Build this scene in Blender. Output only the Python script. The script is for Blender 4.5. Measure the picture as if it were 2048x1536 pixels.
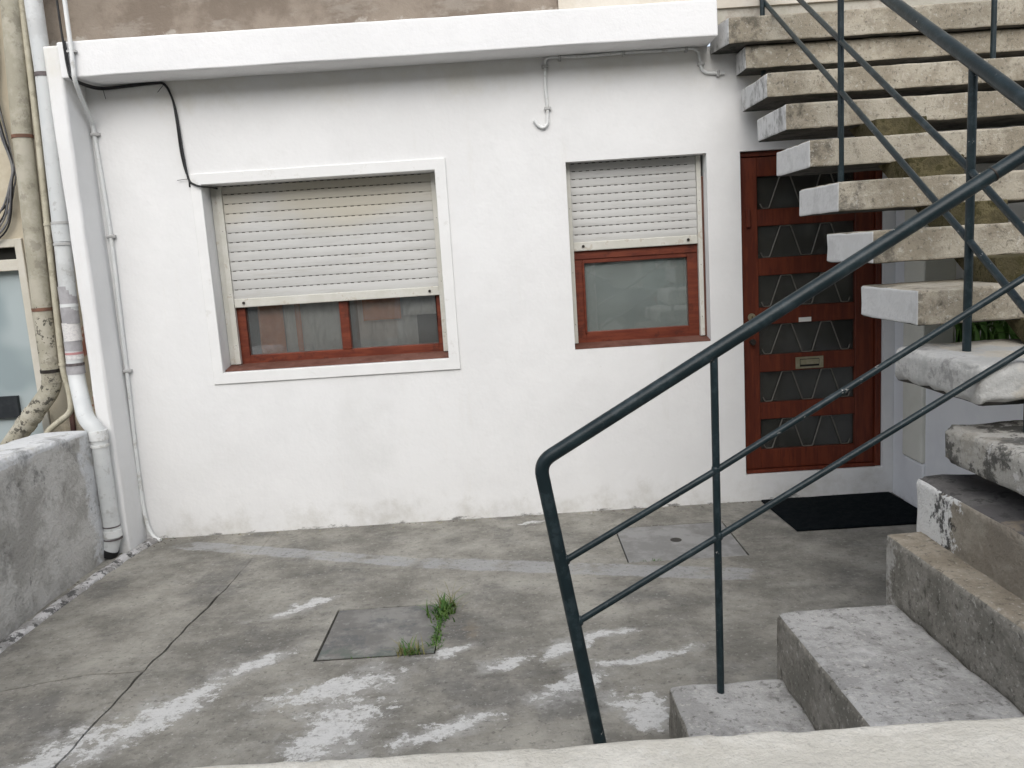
import bpy, bmesh, math, random
from mathutils import Vector, Matrix, noise
R = math.radians
random.seed(7)
for o in list(bpy.data.objects): bpy.data.objects.remove(o)
S = bpy.context.scene
COL = S.collection

# ------------------------------------------------------------------ camera
yaw, pitch, roll = 0.003688, -0.158244, 0.064175
rot = Matrix.Rotation(yaw, 3, 'Z') @ Matrix.Rotation(pitch, 3, 'X') @ Matrix.Rotation(roll, 3, 'Y')
cam = bpy.data.cameras.new('camera'); cam.sensor_width = 36; cam.lens = 36 * 1654.97 / 2048
cam.clip_start = 0.05; cam.clip_end = 2000
camo = bpy.data.objects.new('camera', cam); COL.objects.link(camo)
rg, fw, up = rot @ Vector((1, 0, 0)), rot @ Vector((0, 1, 0)), rot @ Vector((0, 0, 1))
m = Matrix.Identity(4)
for i in range(3):
    m[i][0] = rg[i]; m[i][1] = up[i]; m[i][2] = -fw[i]
m[0][3], m[1][3], m[2][3] = -1.4661, -5.2237, 1.7103
camo.matrix_world = m
S.camera = camo

# ------------------------------------------------------------------ sky, sun, exposure
SUN_EL, SUN_AZ = 39, 183          # azimuth: clockwise from +Y (the house front faces -Y)
w = bpy.data.worlds.new('World'); S.world = w; w.use_nodes = True
nt = w.node_tree; nt.nodes.clear()
sky = nt.nodes.new('ShaderNodeTexSky'); sky.sky_type = 'NISHITA'; sky.sun_disc = False
sky.sun_elevation = R(SUN_EL); sky.sun_rotation = R(SUN_AZ); sky.air_density = 1.0; sky.dust_density = 2.0; sky.ozone_density = 1.0
hs = nt.nodes.new('ShaderNodeHueSaturation'); hs.inputs['Saturation'].default_value = 0.5
bg = nt.nodes.new('ShaderNodeBackground'); bg.inputs['Strength'].default_value = 0.11
ow = nt.nodes.new('ShaderNodeOutputWorld')
nt.links.new(sky.outputs[0], hs.inputs['Color']); nt.links.new(hs.outputs[0], bg.inputs['Color']); nt.links.new(bg.outputs[0], ow.inputs['Surface'])
sl = bpy.data.lights.new('sun', 'SUN'); sl.energy = 1.25; sl.angle = R(75); sl.color = (1.0, 0.985, 0.94)
so = bpy.data.objects.new('sun', sl); COL.objects.link(so)
az = R(SUN_AZ); el = R(SUN_EL)
sd = Vector((math.sin(az) * math.cos(el), math.cos(az) * math.cos(el), math.sin(el)))
so.rotation_euler = sd.to_track_quat('Z', 'Y').to_euler(); so.location = (0, -6, 12)
S.view_settings.view_transform = 'Standard'; S.view_settings.look = 'None'
S.view_settings.exposure = 0.88; S.view_settings.gamma = 1; S.view_settings.use_curve_mapping = False
S.render.engine = 'CYCLES'; S.cycles.max_bounces = 8; S.cycles.diffuse_bounces = 3; S.cycles.glossy_bounces = 3; S.cycles.transparent_max_bounces = 8; S.cycles.caustics_reflective = False; S.cycles.caustics_refractive = False

# ------------------------------------------------------------------ materials
WARP = {}
def warped(T):
    if T.name_full + str(id(T)) in WARP and False: pass
    key = T.as_pointer()
    if key in WARP: return WARP[key]
    N, L = T.nodes, T.links; g = N.new('ShaderNodeNewGeometry'); cur = g.outputs['Position']
    for sc, am in ((2.5, .30), (10, .11)):
        n = N.new('ShaderNodeTexNoise'); n.inputs['Scale'].default_value = sc; n.inputs['Detail'].default_value = 3; L.new(g.outputs['Position'], n.inputs['Vector'])
        sb = N.new('ShaderNodeVectorMath'); sb.operation = 'SUBTRACT'; L.new(n.outputs['Color'], sb.inputs[0]); sb.inputs[1].default_value = (.5, .5, .5)
        sc_ = N.new('ShaderNodeVectorMath'); sc_.operation = 'SCALE'; sc_.inputs['Scale'].default_value = am; L.new(sb.outputs[0], sc_.inputs[0])
        ad = N.new('ShaderNodeVectorMath'); ad.operation = 'ADD'; L.new(cur, ad.inputs[0]); L.new(sc_.outputs[0], ad.inputs[1]); cur = ad.outputs[0]
    WARP[key] = cur; return cur
def smask(T, kind):
    """mask sockets in world space; kind: ('band',axis,v1,v0) 1 at v1 falling to 0 at v0; ('ell',cx,cy,rx,ry,deg); ('strip',x0,y0,x1,y1,w)"""
    N, L = T.nodes, T.links
    g = N.new('ShaderNodeNewGeometry')
    if kind[0] == 'band':
        sp = N.new('ShaderNodeSeparateXYZ'); L.new(g.outputs['Position'], sp.inputs[0])
        mr = N.new('ShaderNodeMapRange'); mr.interpolation_type = 'SMOOTHSTEP'
        a, b = kind[2], kind[3]
        if a < b: mr.inputs[1].default_value = a; mr.inputs[2].default_value = b; mr.inputs[3].default_value = 1; mr.inputs[4].default_value = 0
        else: mr.inputs[1].default_value = b; mr.inputs[2].default_value = a; mr.inputs[3].default_value = 0; mr.inputs[4].default_value = 1
        L.new(sp.outputs[kind[1]], mr.inputs[0]); return mr.outputs[0]
    if kind[0] in ('ell', 'strip'):
        if kind[0] == 'ell': _, cx, cy, rx, ry, dg = kind; ang = R(dg)
        else:
            _, x0, y0, x1, y1, ry = kind; cx, cy = (x0 + x1) / 2, (y0 + y1) / 2; ang = math.atan2(y1 - y0, x1 - x0); rx = math.hypot(x1 - x0, y1 - y0) / 2
        mp = N.new('ShaderNodeMapping'); mp.vector_type = 'TEXTURE'
        mp.inputs['Location'].default_value = (cx, cy, 0); mp.inputs['Rotation'].default_value = (0, 0, ang); mp.inputs['Scale'].default_value = (rx, ry, 1000)
        L.new(warped(T) if kind[0] == 'ell' else g.outputs['Position'], mp.inputs[0])
        if kind[0] == 'ell':
            ln = N.new('ShaderNodeVectorMath'); ln.operation = 'LENGTH'; L.new(mp.outputs[0], ln.inputs[0])
            mr = N.new('ShaderNodeMapRange'); mr.inputs[1].default_value = 0.1; mr.inputs[2].default_value = 1.4; mr.inputs[3].default_value = 1; mr.inputs[4].default_value = 0
            L.new(ln.outputs['Value'], mr.inputs[0]); return mr.outputs[0]
        sp = N.new('ShaderNodeSeparateXYZ'); L.new(mp.outputs[0], sp.inputs[0]); res = None
        for ax, e0, e1 in ((0, .85, 1.05), (1, .7, 1.25)):
            ab = N.new('ShaderNodeMath'); ab.operation = 'ABSOLUTE'; L.new(sp.outputs[ax], ab.inputs[0])
            mr = N.new('ShaderNodeMapRange'); mr.inputs[1].default_value = e0; mr.inputs[2].default_value = e1; mr.inputs[3].default_value = 1; mr.inputs[4].default_value = 0
            L.new(ab.outputs[0], mr.inputs[0])
            if res is None: res = mr.outputs[0]
            else:
                mu = N.new('ShaderNodeMath'); mu.operation = 'MULTIPLY'; L.new(res, mu.inputs[0]); L.new(mr.outputs[0], mu.inputs[1]); res = mu.outputs[0]
        return res

MATS = {}
def mat(name, c0, c1=None, scale=4.0, rough=0.85, bump=(60, .15), bump2=None, layers=(), spec=0.3, metal=0.0, stretch=(1, 1, 1), detail=7, objrand=False, ramp=(.35, .68), coat=0):
    M = bpy.data.materials.new(name); M.use_nodes = True; T = M.node_tree; N, L = T.nodes, T.links
    b = N['Principled BSDF']; b.inputs['Roughness'].default_value = rough; b.inputs['Metallic'].default_value = metal
    b.inputs['Specular IOR Level'].default_value = spec
    if coat: b.inputs['Coat Weight'].default_value = coat; b.inputs['Coat Roughness'].default_value = .15
    g = N.new('ShaderNodeNewGeometry')
    pos = g.outputs['Position']
    if objrand:
        oi = N.new('ShaderNodeObjectInfo'); sc = N.new('ShaderNodeMath'); sc.operation = 'MULTIPLY'; sc.inputs[1].default_value = 37
        L.new(oi.outputs['Random'], sc.inputs[0]); ad = N.new('ShaderNodeVectorMath'); ad.operation = 'ADD'
        L.new(pos, ad.inputs[0]); L.new(sc.outputs[0], ad.inputs[1]); pos = ad.outputs[0]
    def nz(s, st=(1, 1, 1), det=8, dist=0.0, rgh=.7):
        mp = N.new('ShaderNodeMapping'); mp.inputs['Scale'].default_value = st; L.new(pos, mp.inputs[0])
        n = N.new('ShaderNodeTexNoise'); n.inputs['Scale'].default_value = s; n.inputs['Detail'].default_value = det
        n.inputs['Distortion'].default_value = dist; n.inputs['Roughness'].default_value = rgh
        L.new(mp.outputs[0], n.inputs['Vector'])
        ct = N.new('ShaderNodeMapRange'); ct.clamp = False; ct.inputs[1].default_value = .26; ct.inputs[2].default_value = .74; L.new(n.outputs['Fac'], ct.inputs[0]); return ct.outputs[0]
    def mrange(s, a, bb):
        r = N.new('ShaderNodeMapRange'); r.interpolation_type = 'SMOOTHSTEP'; r.inputs[1].default_value = a; r.inputs[2].default_value = bb; L.new(s, r.inputs[0]); return r.outputs[0]
    cr = N.new('ShaderNodeMix'); cr.data_type = 'RGBA'
    L.new(mrange(nz(scale, stretch, detail), *ramp), cr.inputs[0])
    cr.inputs['A'].default_value = (*c0, 1); cr.inputs['B'].default_value = (*(c1 or c0), 1)
    col = cr.outputs['Result']
    for ly in layers:
        f = nz(ly.get('scale', 5), ly.get('st', (1, 1, 1)), ly.get('det', 7), ly.get('dist', 0.0), ly.get('rgh', .72))
        mk = ly.get('mask')
        if mk:
            acc = None
            for k in mk:
                s = smask(T, k)
                if acc is None: acc = s
                else:
                    mx = N.new('ShaderNodeMath'); mx.operation = 'MINIMUM' if ly.get('all') else 'MAXIMUM'; L.new(acc, mx.inputs[0]); L.new(s, mx.inputs[1]); acc = mx.outputs[0]
            if ly.get('mul'):
                f2 = mrange(f, ly['lo'], ly['hi']); mu = N.new('ShaderNodeMath'); mu.operation = 'MULTIPLY'; L.new(f2, mu.inputs[0]); L.new(acc, mu.inputs[1]); f = mu.outputs[0]
            else:
                ad = N.new('ShaderNodeMath'); ad.operation = 'ADD'; L.new(f, ad.inputs[0]); L.new(acc, ad.inputs[1])
                sb = N.new('ShaderNodeMath'); sb.operation = 'SUBTRACT'; L.new(ad.outputs[0], sb.inputs[0]); sb.inputs[1].default_value = 1.0
                f = mrange(sb.outputs[0], ly['lo'], ly['hi'])
        else: f = mrange(f, ly['lo'], ly['hi'])
        mu = N.new('ShaderNodeMath'); mu.operation = 'MULTIPLY'; L.new(f, mu.inputs[0]); mu.inputs[1].default_value = ly.get('amt', 1)
        mi = N.new('ShaderNodeMix'); mi.data_type = 'RGBA'; L.new(mu.outputs[0], mi.inputs[0]); L.new(col, mi.inputs['A']); mi.inputs['B'].default_value = (*ly['col'], 1)
        col = mi.outputs['Result']
    L.new(col, b.inputs['Base Color'])
    prev = None
    for bp in (bump, bump2):
        if not bp: continue
        bn = N.new('ShaderNodeBump'); bn.inputs['Strength'].default_value = bp[1]; bn.inputs['Distance'].default_value = bp[2] if len(bp) > 2 else .01
        L.new(nz(bp[0], (1, 1, 1), 4), bn.inputs['Height'])
        if prev: L.new(prev, bn.inputs['Normal'])
        prev = bn.outputs[0]
    if prev: L.new(prev, b.inputs['Normal'])
    MATS[name] = M; return M

D = dict
WHITE = (.80, .80, .79)
mat('plaster', (.79, .79, .785), (.82, .82, .815), 1.3, .9, (34, .12, .004), (3.5, .13, .03), spec=.2, layers=[
    D(col=(.66, .66, .64), scale=1.1, lo=.55, hi=.95, amt=.28),
    D(col=(.50, .47, .42), scale=9, lo=.84, hi=1.0, amt=.22),
    D(col=(.63, .60, .53), scale=2.6, st=(2, 2, .3), lo=.66, hi=.98, amt=.16),
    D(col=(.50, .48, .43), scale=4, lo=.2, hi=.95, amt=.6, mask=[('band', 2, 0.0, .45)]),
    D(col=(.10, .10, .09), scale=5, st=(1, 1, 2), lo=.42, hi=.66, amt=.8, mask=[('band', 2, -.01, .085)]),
    D(col=(.45, .40, .42), scale=16, lo=.35, hi=.6, amt=.35, all=1, mask=[('band', 2, 1.55, 1.75), ('band', 2, 2.15, 2.0), ('band', 0, -.12, -.17), ('band', 0, -.06, -.02)]),
    D(col=(.67, .63, .51), scale=2.2, lo=.1, hi=.9, amt=.42, mask=[('band', 2, 2.85, 2.3)])])
mat('plaster_band', (.82, .82, .82), (.85, .85, .85), 2, .9, (40, .18, .005), (8, .12, .015), spec=.2, layers=[
    D(col=(.62, .62, .60), scale=4, st=(1, 1, .4), lo=.70, hi=1.0, amt=.15)])
mat('plaster_trim', (.80, .80, .79), (.83, .83, .82), 3, .85, (45, .1, .004), spec=.2, layers=[D(col=(.55, .53, .48), scale=9, lo=.66, hi=.82, amt=.25)])
mat('plaster_cool', (.75, .755, .775), (.79, .795, .81), 2, .9, (40, .15, .005), spec=.2, layers=[
    D(col=(.45, .45, .45), scale=6, lo=.45, hi=.85, amt=.5, mask=[('band', 2, 0.02, .3)])])
mat('plaster_warm', (.66, .65, .58), (.71, .70, .63), 2, .9, (40, .15, .005), spec=.2)
mat('render_brown', (.205, .168, .135), (.29, .245, .20), 1.6, .95, (50, .3, .006), (9, .2, .02), spec=.15, layers=[
    D(col=(.36, .325, .28), scale=2.6, st=(.6, 1, 1.6), lo=.52, hi=.72, amt=.5),
    D(col=(.50, .47, .42), scale=7, lo=.50, hi=.72, amt=.5, mask=[('band', 2, 3.10, 3.24)]),
    D(col=(.06, .055, .05), scale=8, st=(.4, 1, 1), lo=.2, hi=.5, amt=.9, mask=[('band', 2, 3.062, 3.085)])])
mat('render_cream', (.60, .55, .47), (.66, .62, .55), 2, .95, (50, .2, .005), spec=.15)
mat('neighbour_wall', (.52, .46, .35), (.60, .545, .43), 2, .95, (60, .2, .005), spec=.15, layers=[
    D(col=(.20, .17, .13), scale=7, lo=.4, hi=.7, amt=.5, mask=[('band', 2, .8, 1.15)]),
    D(col=(.35, .10, .07), scale=5, lo=.35, hi=.6, amt=.8, mask=[('ell', -4.13, 0.0, .07, .6, 0)])])
CONC = dict(rough=.95, spec=.15)
mat('divider', (.40, .39, .365), (.58, .57, .545), 3.2, bump=(45, .5, .008), bump2=(10, .35, .03), layers=[
    D(col=(.58, .565, .54), scale=2.2, lo=.5, hi=.85, amt=.7),
    D(col=(.17, .165, .155), scale=3.5, lo=.60, hi=.9, amt=.55),
    D(col=(.66, .66, .65), scale=6, lo=.35, hi=.6, amt=.8, mask=[('band', 2, .79, .70)]),
    D(col=(.72, .73, .74), scale=5, lo=.2, hi=.45, amt=.9, mask=[('band', 2, .80, .775)]),
    D(col=(.06, .06, .058), scale=6, lo=.48, hi=.8, amt=.6, mask=[('band', 2, .69, .40)]),
    D(col=(.68, .69, .70), scale=6, lo=.2, hi=.5, amt=.9, mask=[('band', 1, -.40, -.58)]),
    D(col=(.05, .05, .05), scale=11, lo=.78, hi=.95, amt=.6)], **CONC)
FL_W = [('ell', -2.28, -2.06, .50, .22, 24), ('ell', -2.22, -2.42, .24, .48, -14), ('ell', -2.95, -2.20, .62, .16, 58), ('ell', -3.25, -2.45, .45, .14, 60),
        ('ell', -2.66, -1.80, .26, .09, 40), ('ell', -1.57, -1.92, .20, .09, 25), ('ell', -1.35, -1.86, .20, .08, 35), ('ell', -1.0, -1.98, .42, .06, 8), ('ell', -1.15, -1.75, .3, .06, 10),
        ('ell', -1.30, -2.18, .30, .12, 30), ('ell', -1.83, -1.84, .22, .06, 30), ('ell', -3.5, -2.7, .40, .18, 50), ('ell', -1.80, -2.45, .36, .12, 30),
        ('ell', -1.08, -2.35, .16, .22, 0), ('ell', -1.42, -.16, .22, .04, 0), ('ell', -2.6, -1.25, .3, .08, 30)]
mat('yard_concrete', (.175, .167, .147), (.36, .345, .305), 2.2, detail=10, ramp=(.2, .85), bump=(70, .35, .004), bump2=(13, .2, .012), layers=[
    D(col=(.35, .34, .305), scale=3.1, st=(.7, 1.6, 1), lo=.5, hi=.95, amt=.6),
    D(col=(.11, .108, .107), scale=1.5, lo=.5, hi=.85, amt=.6),
    D(col=(.125, .12, .112), scale=6, st=(.6, 1.6, 1), lo=.62, hi=.98, amt=.5),
    D(col=(.36, .362, .365), scale=6, lo=.12, hi=.6, amt=.75, mask=[('strip', -3.75, -.12, -2.0, -.76, .085), ('strip', -2.15, -.71, -.2, -1.22, .10)]),
    D(col=(.10, .10, .10), scale=2.4, lo=.2, hi=.75, amt=.55, mask=[('ell', -.75, -1.40, .8, .28, -8), ('ell', -.1, -1.6, .6, .45, 0), ('ell', -1.3, -2.3, .5, .2, 20), ('ell', -2.75, -.55, .5, .2, -20)]),
    D(col=(.33, .27, .19), scale=4, lo=.25, hi=.65, amt=.35, mask=[('ell', -1.76, -1.62, .13, .30, 0)]),
    D(col=(.42, .415, .40), scale=5, lo=-.12, hi=.4, amt=.6, det=8, rgh=.7, mask=FL_W),
    D(col=(.62, .62, .61), scale=17, st=(.9, 1.1, 1), lo=.20, hi=.32, amt=.85, dist=.2, det=10, rgh=.80, mask=FL_W),
    D(col=(.27, .263, .245), scale=13, st=(.8, 1.2, 1), lo=.5, hi=.9, amt=.5, rgh=.8), D(col=(.11, .107, .10), scale=17, st=(.8, 1.2, 1), lo=.56, hi=.95, amt=.55, rgh=.8),
    D(col=(.42, .415, .40), scale=22, st=(.7, 1.3, 1), lo=.78, hi=.95, amt=.45), D(col=(.085, .082, .075), scale=38, lo=.60, hi=.86, amt=.5, det=4), D(col=(.44, .43, .41), scale=46, lo=.64, hi=.88, amt=.5, det=4),
    D(col=(.07, .07, .066), scale=30, lo=.90, hi=.99, amt=.5)], **CONC)
mat('dark_groove', (.05, .046, .04), None, bump=None, rough=1)
mat('kerb_mortar', (.30, .29, .28), (.42, .41, .40), 6, bump=(40, .7, .012), layers=[
    D(col=(.68, .67, .67), scale=9, lo=.46, hi=.56, amt=.85), D(col=(.07, .07, .068), scale=12, lo=.58, hi=.66, amt=.85)], **CONC)
mat('street_wall', (.62, .59, .52), (.72, .69, .62), 4, bump=(80, .45, .005), bump2=(14, .35, .02), layers=[
    D(col=(.52, .49, .43), scale=9, st=(.5, 1.5, 1), lo=.6, hi=.95, amt=.45), D(col=(.36, .34, .30), scale=50, lo=.70, hi=.92, amt=.4, det=3),
    D(col=(.78, .76, .71), scale=13, lo=.66, hi=.9, amt=.5), D(col=(.24, .23, .20), scale=8, lo=.95, hi=1.05, amt=.6), D(col=(.28, .26, .22), scale=26, lo=.84, hi=.92, amt=.55)], **CONC)
mat('lid_grey', (.18, .175, .165), (.25, .245, .23), 4, bump=(60, .3, .005), layers=[
    D(col=(.12, .125, .13), scale=5, lo=.48, hi=.68, amt=.6), D(col=(.10, .14, .115), scale=9, lo=.35, hi=.75, amt=.5, mask=[('band', 1, -1.78, -1.55)]),
    D(col=(.34, .335, .32), scale=14, lo=.64, hi=.75, amt=.4)], **CONC)
mat('lid_pale', (.23, .227, .22), (.30, .297, .29), 5, bump=(60, .25, .005), layers=[D(col=(.20, .195, .185), scale=6, lo=.56, hi=.74, amt=.5)], **CONC)
# stair concrete
SC = dict(objrand=True, **CONC)
TOPD = D(col=(.15, .13, .10), scale=6, st=(.6, 1, 1), lo=.68, hi=.98, amt=.55)
mat('tread_raw', (.31, .275, .215), (.46, .42, .345), 3, bump=(110, .7, .004), bump2=(24, .22, .008), layers=[
    D(col=(.47, .42, .34), scale=6, st=(.5, 1, 1.4), lo=.5, hi=.85, amt=.5), TOPD,
    D(col=(.05, .047, .042), scale=11, lo=.36, hi=.72, amt=.6, mask=[('band', 0, .02, .30)]),
    D(col=(.20, .18, .14), scale=16, lo=.55, hi=.85, amt=.45), D(col=(.07, .065, .055), scale=46, lo=.60, hi=.86, amt=.6, det=4), D(col=(.62, .60, .55), scale=55, lo=.64, hi=.88, amt=.5, det=4), D(col=(.34, .17, .10), scale=8, lo=.95, hi=1.05, amt=.5)], **SC)
mat('tread_paint', (.60, .60, .595), (.67, .67, .665), 5, bump=(50, .3, .005), bump2=(14, .25, .012), layers=[
    D(col=(.48, .48, .475), scale=5, lo=.52, hi=.72, amt=.6),
    D(col=(.11, .105, .095), scale=13, st=(1, 1.2, .7), lo=.44, hi=.82, amt=.7, mask=[('band', 2, 2.25, 1.85)]),
    D(col=(.30, .295, .285), scale=9, lo=.72, hi=.98, amt=.4)], **SC)
mat('step_grey', (.33, .325, .315), (.46, .455, .445), 4, bump=(80, .5, .006), bump2=(16, .3, .014), layers=[
    D(col=(.60, .595, .59), scale=7, lo=.6, hi=.9, amt=.5), D(col=(.20, .195, .185), scale=4, lo=.55, hi=.9, amt=.6), D(col=(.17, .165, .155), scale=13, lo=.52, hi=.85, amt=.5), D(col=(.07, .065, .055), scale=46, lo=.60, hi=.86, amt=.6, det=4), D(col=(.62, .60, .55), scale=55, lo=.64, hi=.88, amt=.5, det=4)], **SC)
mat('step_brown', (.27, .235, .185), (.36, .32, .26), 4, bump=(80, .5, .006), bump2=(16, .3, .014), layers=[
    D(col=(.50, .48, .44), scale=8, lo=.74, hi=.95, amt=.65), D(col=(.19, .17, .13), scale=4, lo=.55, hi=.9, amt=.5), D(col=(.18, .16, .125), scale=15, lo=.52, hi=.85, amt=.5), D(col=(.07, .065, .055), scale=46, lo=.60, hi=.86, amt=.6, det=4), D(col=(.62, .60, .55), scale=55, lo=.64, hi=.88, amt=.5, det=4)], **SC)
mat('riser_dirty', (.20, .19, .165), (.33, .31, .275), 5, bump=(80, .6, .008), bump2=(16, .45, .02), layers=[
    D(col=(.12, .12, .10), scale=5, lo=.5, hi=.85, amt=.6), D(col=(.06, .055, .048), scale=26, st=(1, 1, .6), lo=.68, hi=.85, amt=.65), D(col=(.07, .065, .055), scale=46, lo=.60, hi=.86, amt=.6, det=4), D(col=(.62, .60, .55), scale=55, lo=.64, hi=.88, amt=.5, det=4),
    D(col=(.52, .505, .475), scale=9, lo=.38, hi=.6, amt=.75, mask=[('band', 1, -2.46, -2.78)])], **SC)
mat('riser_peel', (.25, .22, .18), (.33, .30, .25), 5, bump=(70, .6, .008), bump2=(16, .4, .02), layers=[
    D(col=(.74, .74, .73), scale=9, lo=.2, hi=.32, amt=.95, mask=[('band', 1, -2.55, -2.95)]),
    D(col=(.04, .04, .038), scale=24, st=(1, 1, .7), lo=.42, hi=.56, amt=.9, det=8, rgh=.75, mask=[('ell', -.09, -2.64, .5, .20, 0)])], **CONC)
mat('slab_mould', (.40, .385, .35), (.52, .505, .47), 5, bump=(80, .6, .008), bump2=(16, .4, .02), layers=[
    D(col=(.045, .045, .042), scale=8, lo=.44, hi=.58, amt=.8), D(col=(.26, .24, .20), scale=5, lo=.50, hi=.7, amt=.6), D(col=(.70, .69, .67), scale=12, lo=.62, hi=.70, amt=.7)], **SC)
mat('slab_white', (.44, .44, .425), (.58, .575, .555), 5, bump=(70, .4, .006), bump2=(14, .3, .014), layers=[
    D(col=(.26, .255, .25), scale=5, lo=.55, hi=.70, amt=.7), D(col=(.50, .45, .36), scale=5, lo=.3, hi=.6, amt=.7, mask=[('band', 0, .12, .0)]), D(col=(.28, .12, .06), scale=13, lo=.46, hi=.60, amt=.8, all=1, mask=[('band', 0, .22, .14), ('band', 1, -2.66, -2.58)])], **SC)
mat('step_dark', (.105, .10, .10), (.16, .155, .15), 6, bump=(60, .4, .006), layers=[D(col=(.04, .04, .04), scale=12, lo=.55, hi=.7, amt=.7), D(col=(.24, .20, .15), scale=6, lo=.3, hi=.55, amt=.8, mask=[('band', 1, -2.95, -2.75)])], **CONC)  # dark tone puts the shade under the slab above into the colour
mat('tread_under', (.075, .073, .067), (.115, .11, .10), 5, bump=(60, .5, .008), layers=[D(col=(.03, .035, .03), scale=7, lo=.5, hi=.7, amt=.7)], **SC)  # black mould, coloured darker to paint in the shade under the treads
mat('stringer_moss', (.075, .065, .036), (.14, .12, .065), 7, bump=(60, .7, .01), layers=[D(col=(.05, .045, .02), scale=14, lo=.52, hi=.62, amt=.85), D(col=(.25, .22, .14), scale=9, lo=.75, hi=.95, amt=.6)], **SC)
mat('terrace_edge', (.42, .40, .34), (.50, .48, .43), 3, bump=(60, .3, .005), layers=[D(col=(.30, .25, .20), scale=3, lo=.55, hi=.7, amt=.5)], **CONC)
# metal, wood, plastic
mat('rail_paint', (.008, .018, .022), (.013, .026, .031), 9, .40, (70, .18, .002), spec=.4, layers=[
    D(col=(.45, .44, .42), scale=26, lo=.82, hi=.86, amt=.8), D(col=(.035, .05, .058), scale=18, lo=.55, hi=.72, amt=.5), D(col=(.13, .045, .02), scale=8, lo=.93, hi=.98, amt=.8)])
mat('wood_red', (.10, .0205, .0095), (.145, .031, .013), 5, .5, (90, .12, .003), None, spec=.35, stretch=(6, 6, .6), layers=[D(col=(.06, .013, .008), scale=9, st=(5, 5, .5), lo=.58, hi=.75, amt=.5)])
mat('wood_window', (.125, .026, .013), (.18, .042, .020), 5, .5, (90, .15, .003), spec=.35, stretch=(.8, 6, 6), layers=[D(col=(.30, .14, .09), scale=12, st=(.5, 4, 4), lo=.86, hi=.96, amt=.6), D(col=(.05, .014, .009), scale=9, lo=.60, hi=.76, amt=.5)])
mat('wood_sill', (.12, .05, .035), (.17, .08, .06), 6, .75, (70, .3, .004), layers=[D(col=(.5, .48, .45), scale=18, lo=.82, hi=.9, amt=.6)])
mat('slat', (.52, .518, .50), (.57, .568, .55), 3, .5, (60, .05, .002), spec=.35, stretch=(.4, 1, 2), layers=[D(col=(.53, .48, .36), scale=1.5, det=2, lo=-.25, hi=.65, amt=.6, all=1, mask=[('band', 2, 2.16, 1.80), ('band', 0, -1.8, -1.4)]), D(col=(.40, .38, .33), scale=10, st=(.3, 1, 4), lo=.62, hi=.78, amt=.3)])
mat('slat_slot', (.045, .038, .03), None, bump=None, rough=.9)
mat('shutter_rail', (.58, .57, .51), (.63, .62, .57), 8, .45, (60, .05, .002), spec=.4, layers=[D(col=(.42, .36, .27), scale=16, lo=.66, hi=.76, amt=.5)])
mat('gap_dark', (.02, .02, .018), None, bump=None, rough=.95)
mat('grille_wire', (.17, .16, .14), (.22, .21, .185), 30, .45, None, metal=.4)
mat('brass', (.36, .33, .22), (.44, .40, .28), 20, .35, None, metal=.7)
mat('iron_dark', (.035, .03, .026), (.05, .045, .04), 20, .5, None, metal=.4)
mat('plate_white', (.75, .74, .70), None, bump=None, rough=.4)
mat('pvc_grey', (.61, .63, .63), (.66, .675, .67), 3, .45, (40, .03, .002), spec=.4, layers=[D(col=(.46, .46, .45), scale=4, lo=.56, hi=.75, amt=.4), D(col=(.34, .33, .31), scale=14, lo=.66, hi=.76, amt=.4)])
mat('pvc_white', (.73, .745, .74), (.79, .80, .79), 3, .5, (40, .05, .002), layers=[D(col=(.42, .40, .35), scale=8, lo=.60, hi=.76, amt=.5)])
mat('pipe_cement', (.38, .355, .28), (.48, .45, .37), 5, .85, (50, .3, .004), layers=[
    D(col=(.055, .05, .042), scale=22, lo=.60, hi=.66, amt=.85, mask=[('band', 2, 1.45, 2.0)]), D(col=(.22, .20, .16), scale=9, lo=.58, hi=.72, amt=.5)])
mat('pipe_beige', (.46, .43, .33), (.54, .51, .41), 6, .7, (50, .1, .003), layers=[D(col=(.28, .25, .19), scale=10, lo=.60, hi=.74, amt=.5)])
mat('rust_red', (.22, .11, .075), (.15, .085, .06), 12, .8, (60, .3, .003))
mat('maroon', (.10, .055, .05), (.14, .08, .07), 6, .8, None)
mat('clip_grey', (.45, .45, .44), (.52, .52, .51), 12, .6, None)
mat('clip_dark', (.10, .085, .085), (.15, .13, .13), 20, .6, None)
mat('cable_black', (.014, .014, .015), (.022, .022, .024), 10, .5, None, spec=.4)
mat('cable_grey', (.16, .16, .17), (.22, .22, .22), 10, .6, None)
mat('tape_grey', (.36, .35, .36), (.44, .43, .44), 10, .4, None)
mat('label_white', (.74, .72, .70), (.62, .60, .60), 60, .5, None, ramp=(.55, .57), stretch=(1, 1, 2.5))
mat('label_red', (.50, .26, .26), None, bump=None, rough=.5)
mat('mat_black', (.006, .009, .011), (.011, .014, .016), 30, .9, (240, .8, .006), spec=.04)
mat('leaf_green', (.06, .14, .025), (.12, .22, .05), 9, .55, None, spec=.35)
mat('weed_green', (.05, .12, .025), (.12, .20, .05), 16, .6, None, spec=.25)
mat('weed_dry', (.20, .19, .075), (.28, .26, .12), 16, .7, None, spec=.2)
mat('pot_dark', (.02, .024, .028), (.03, .034, .038), 10, .6, None)
mat('soil', (.05, .04, .03), (.08, .065, .05), 20, .95, (50, .6, .01))
mat('frosted', (.30, .36, .375), (.42, .48, .49), 1.6, .22, None, spec=.5, detail=2)
mat('room_dark', (.40, .40, .39), (.46, .46, .45), 2, .9, None)
mat('curtain_and_reflection', (.80, .80, .78), (.86, .86, .84), 6, .9, (50, .1, .003), layers=[D(col=(.55, .55, .54), scale=18, st=(1, 1, .25), lo=.5, hi=.7, amt=.5)])
mat('blind_green', (.46, .54, .53), (.54, .62, .61), 2, .8, None)
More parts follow.
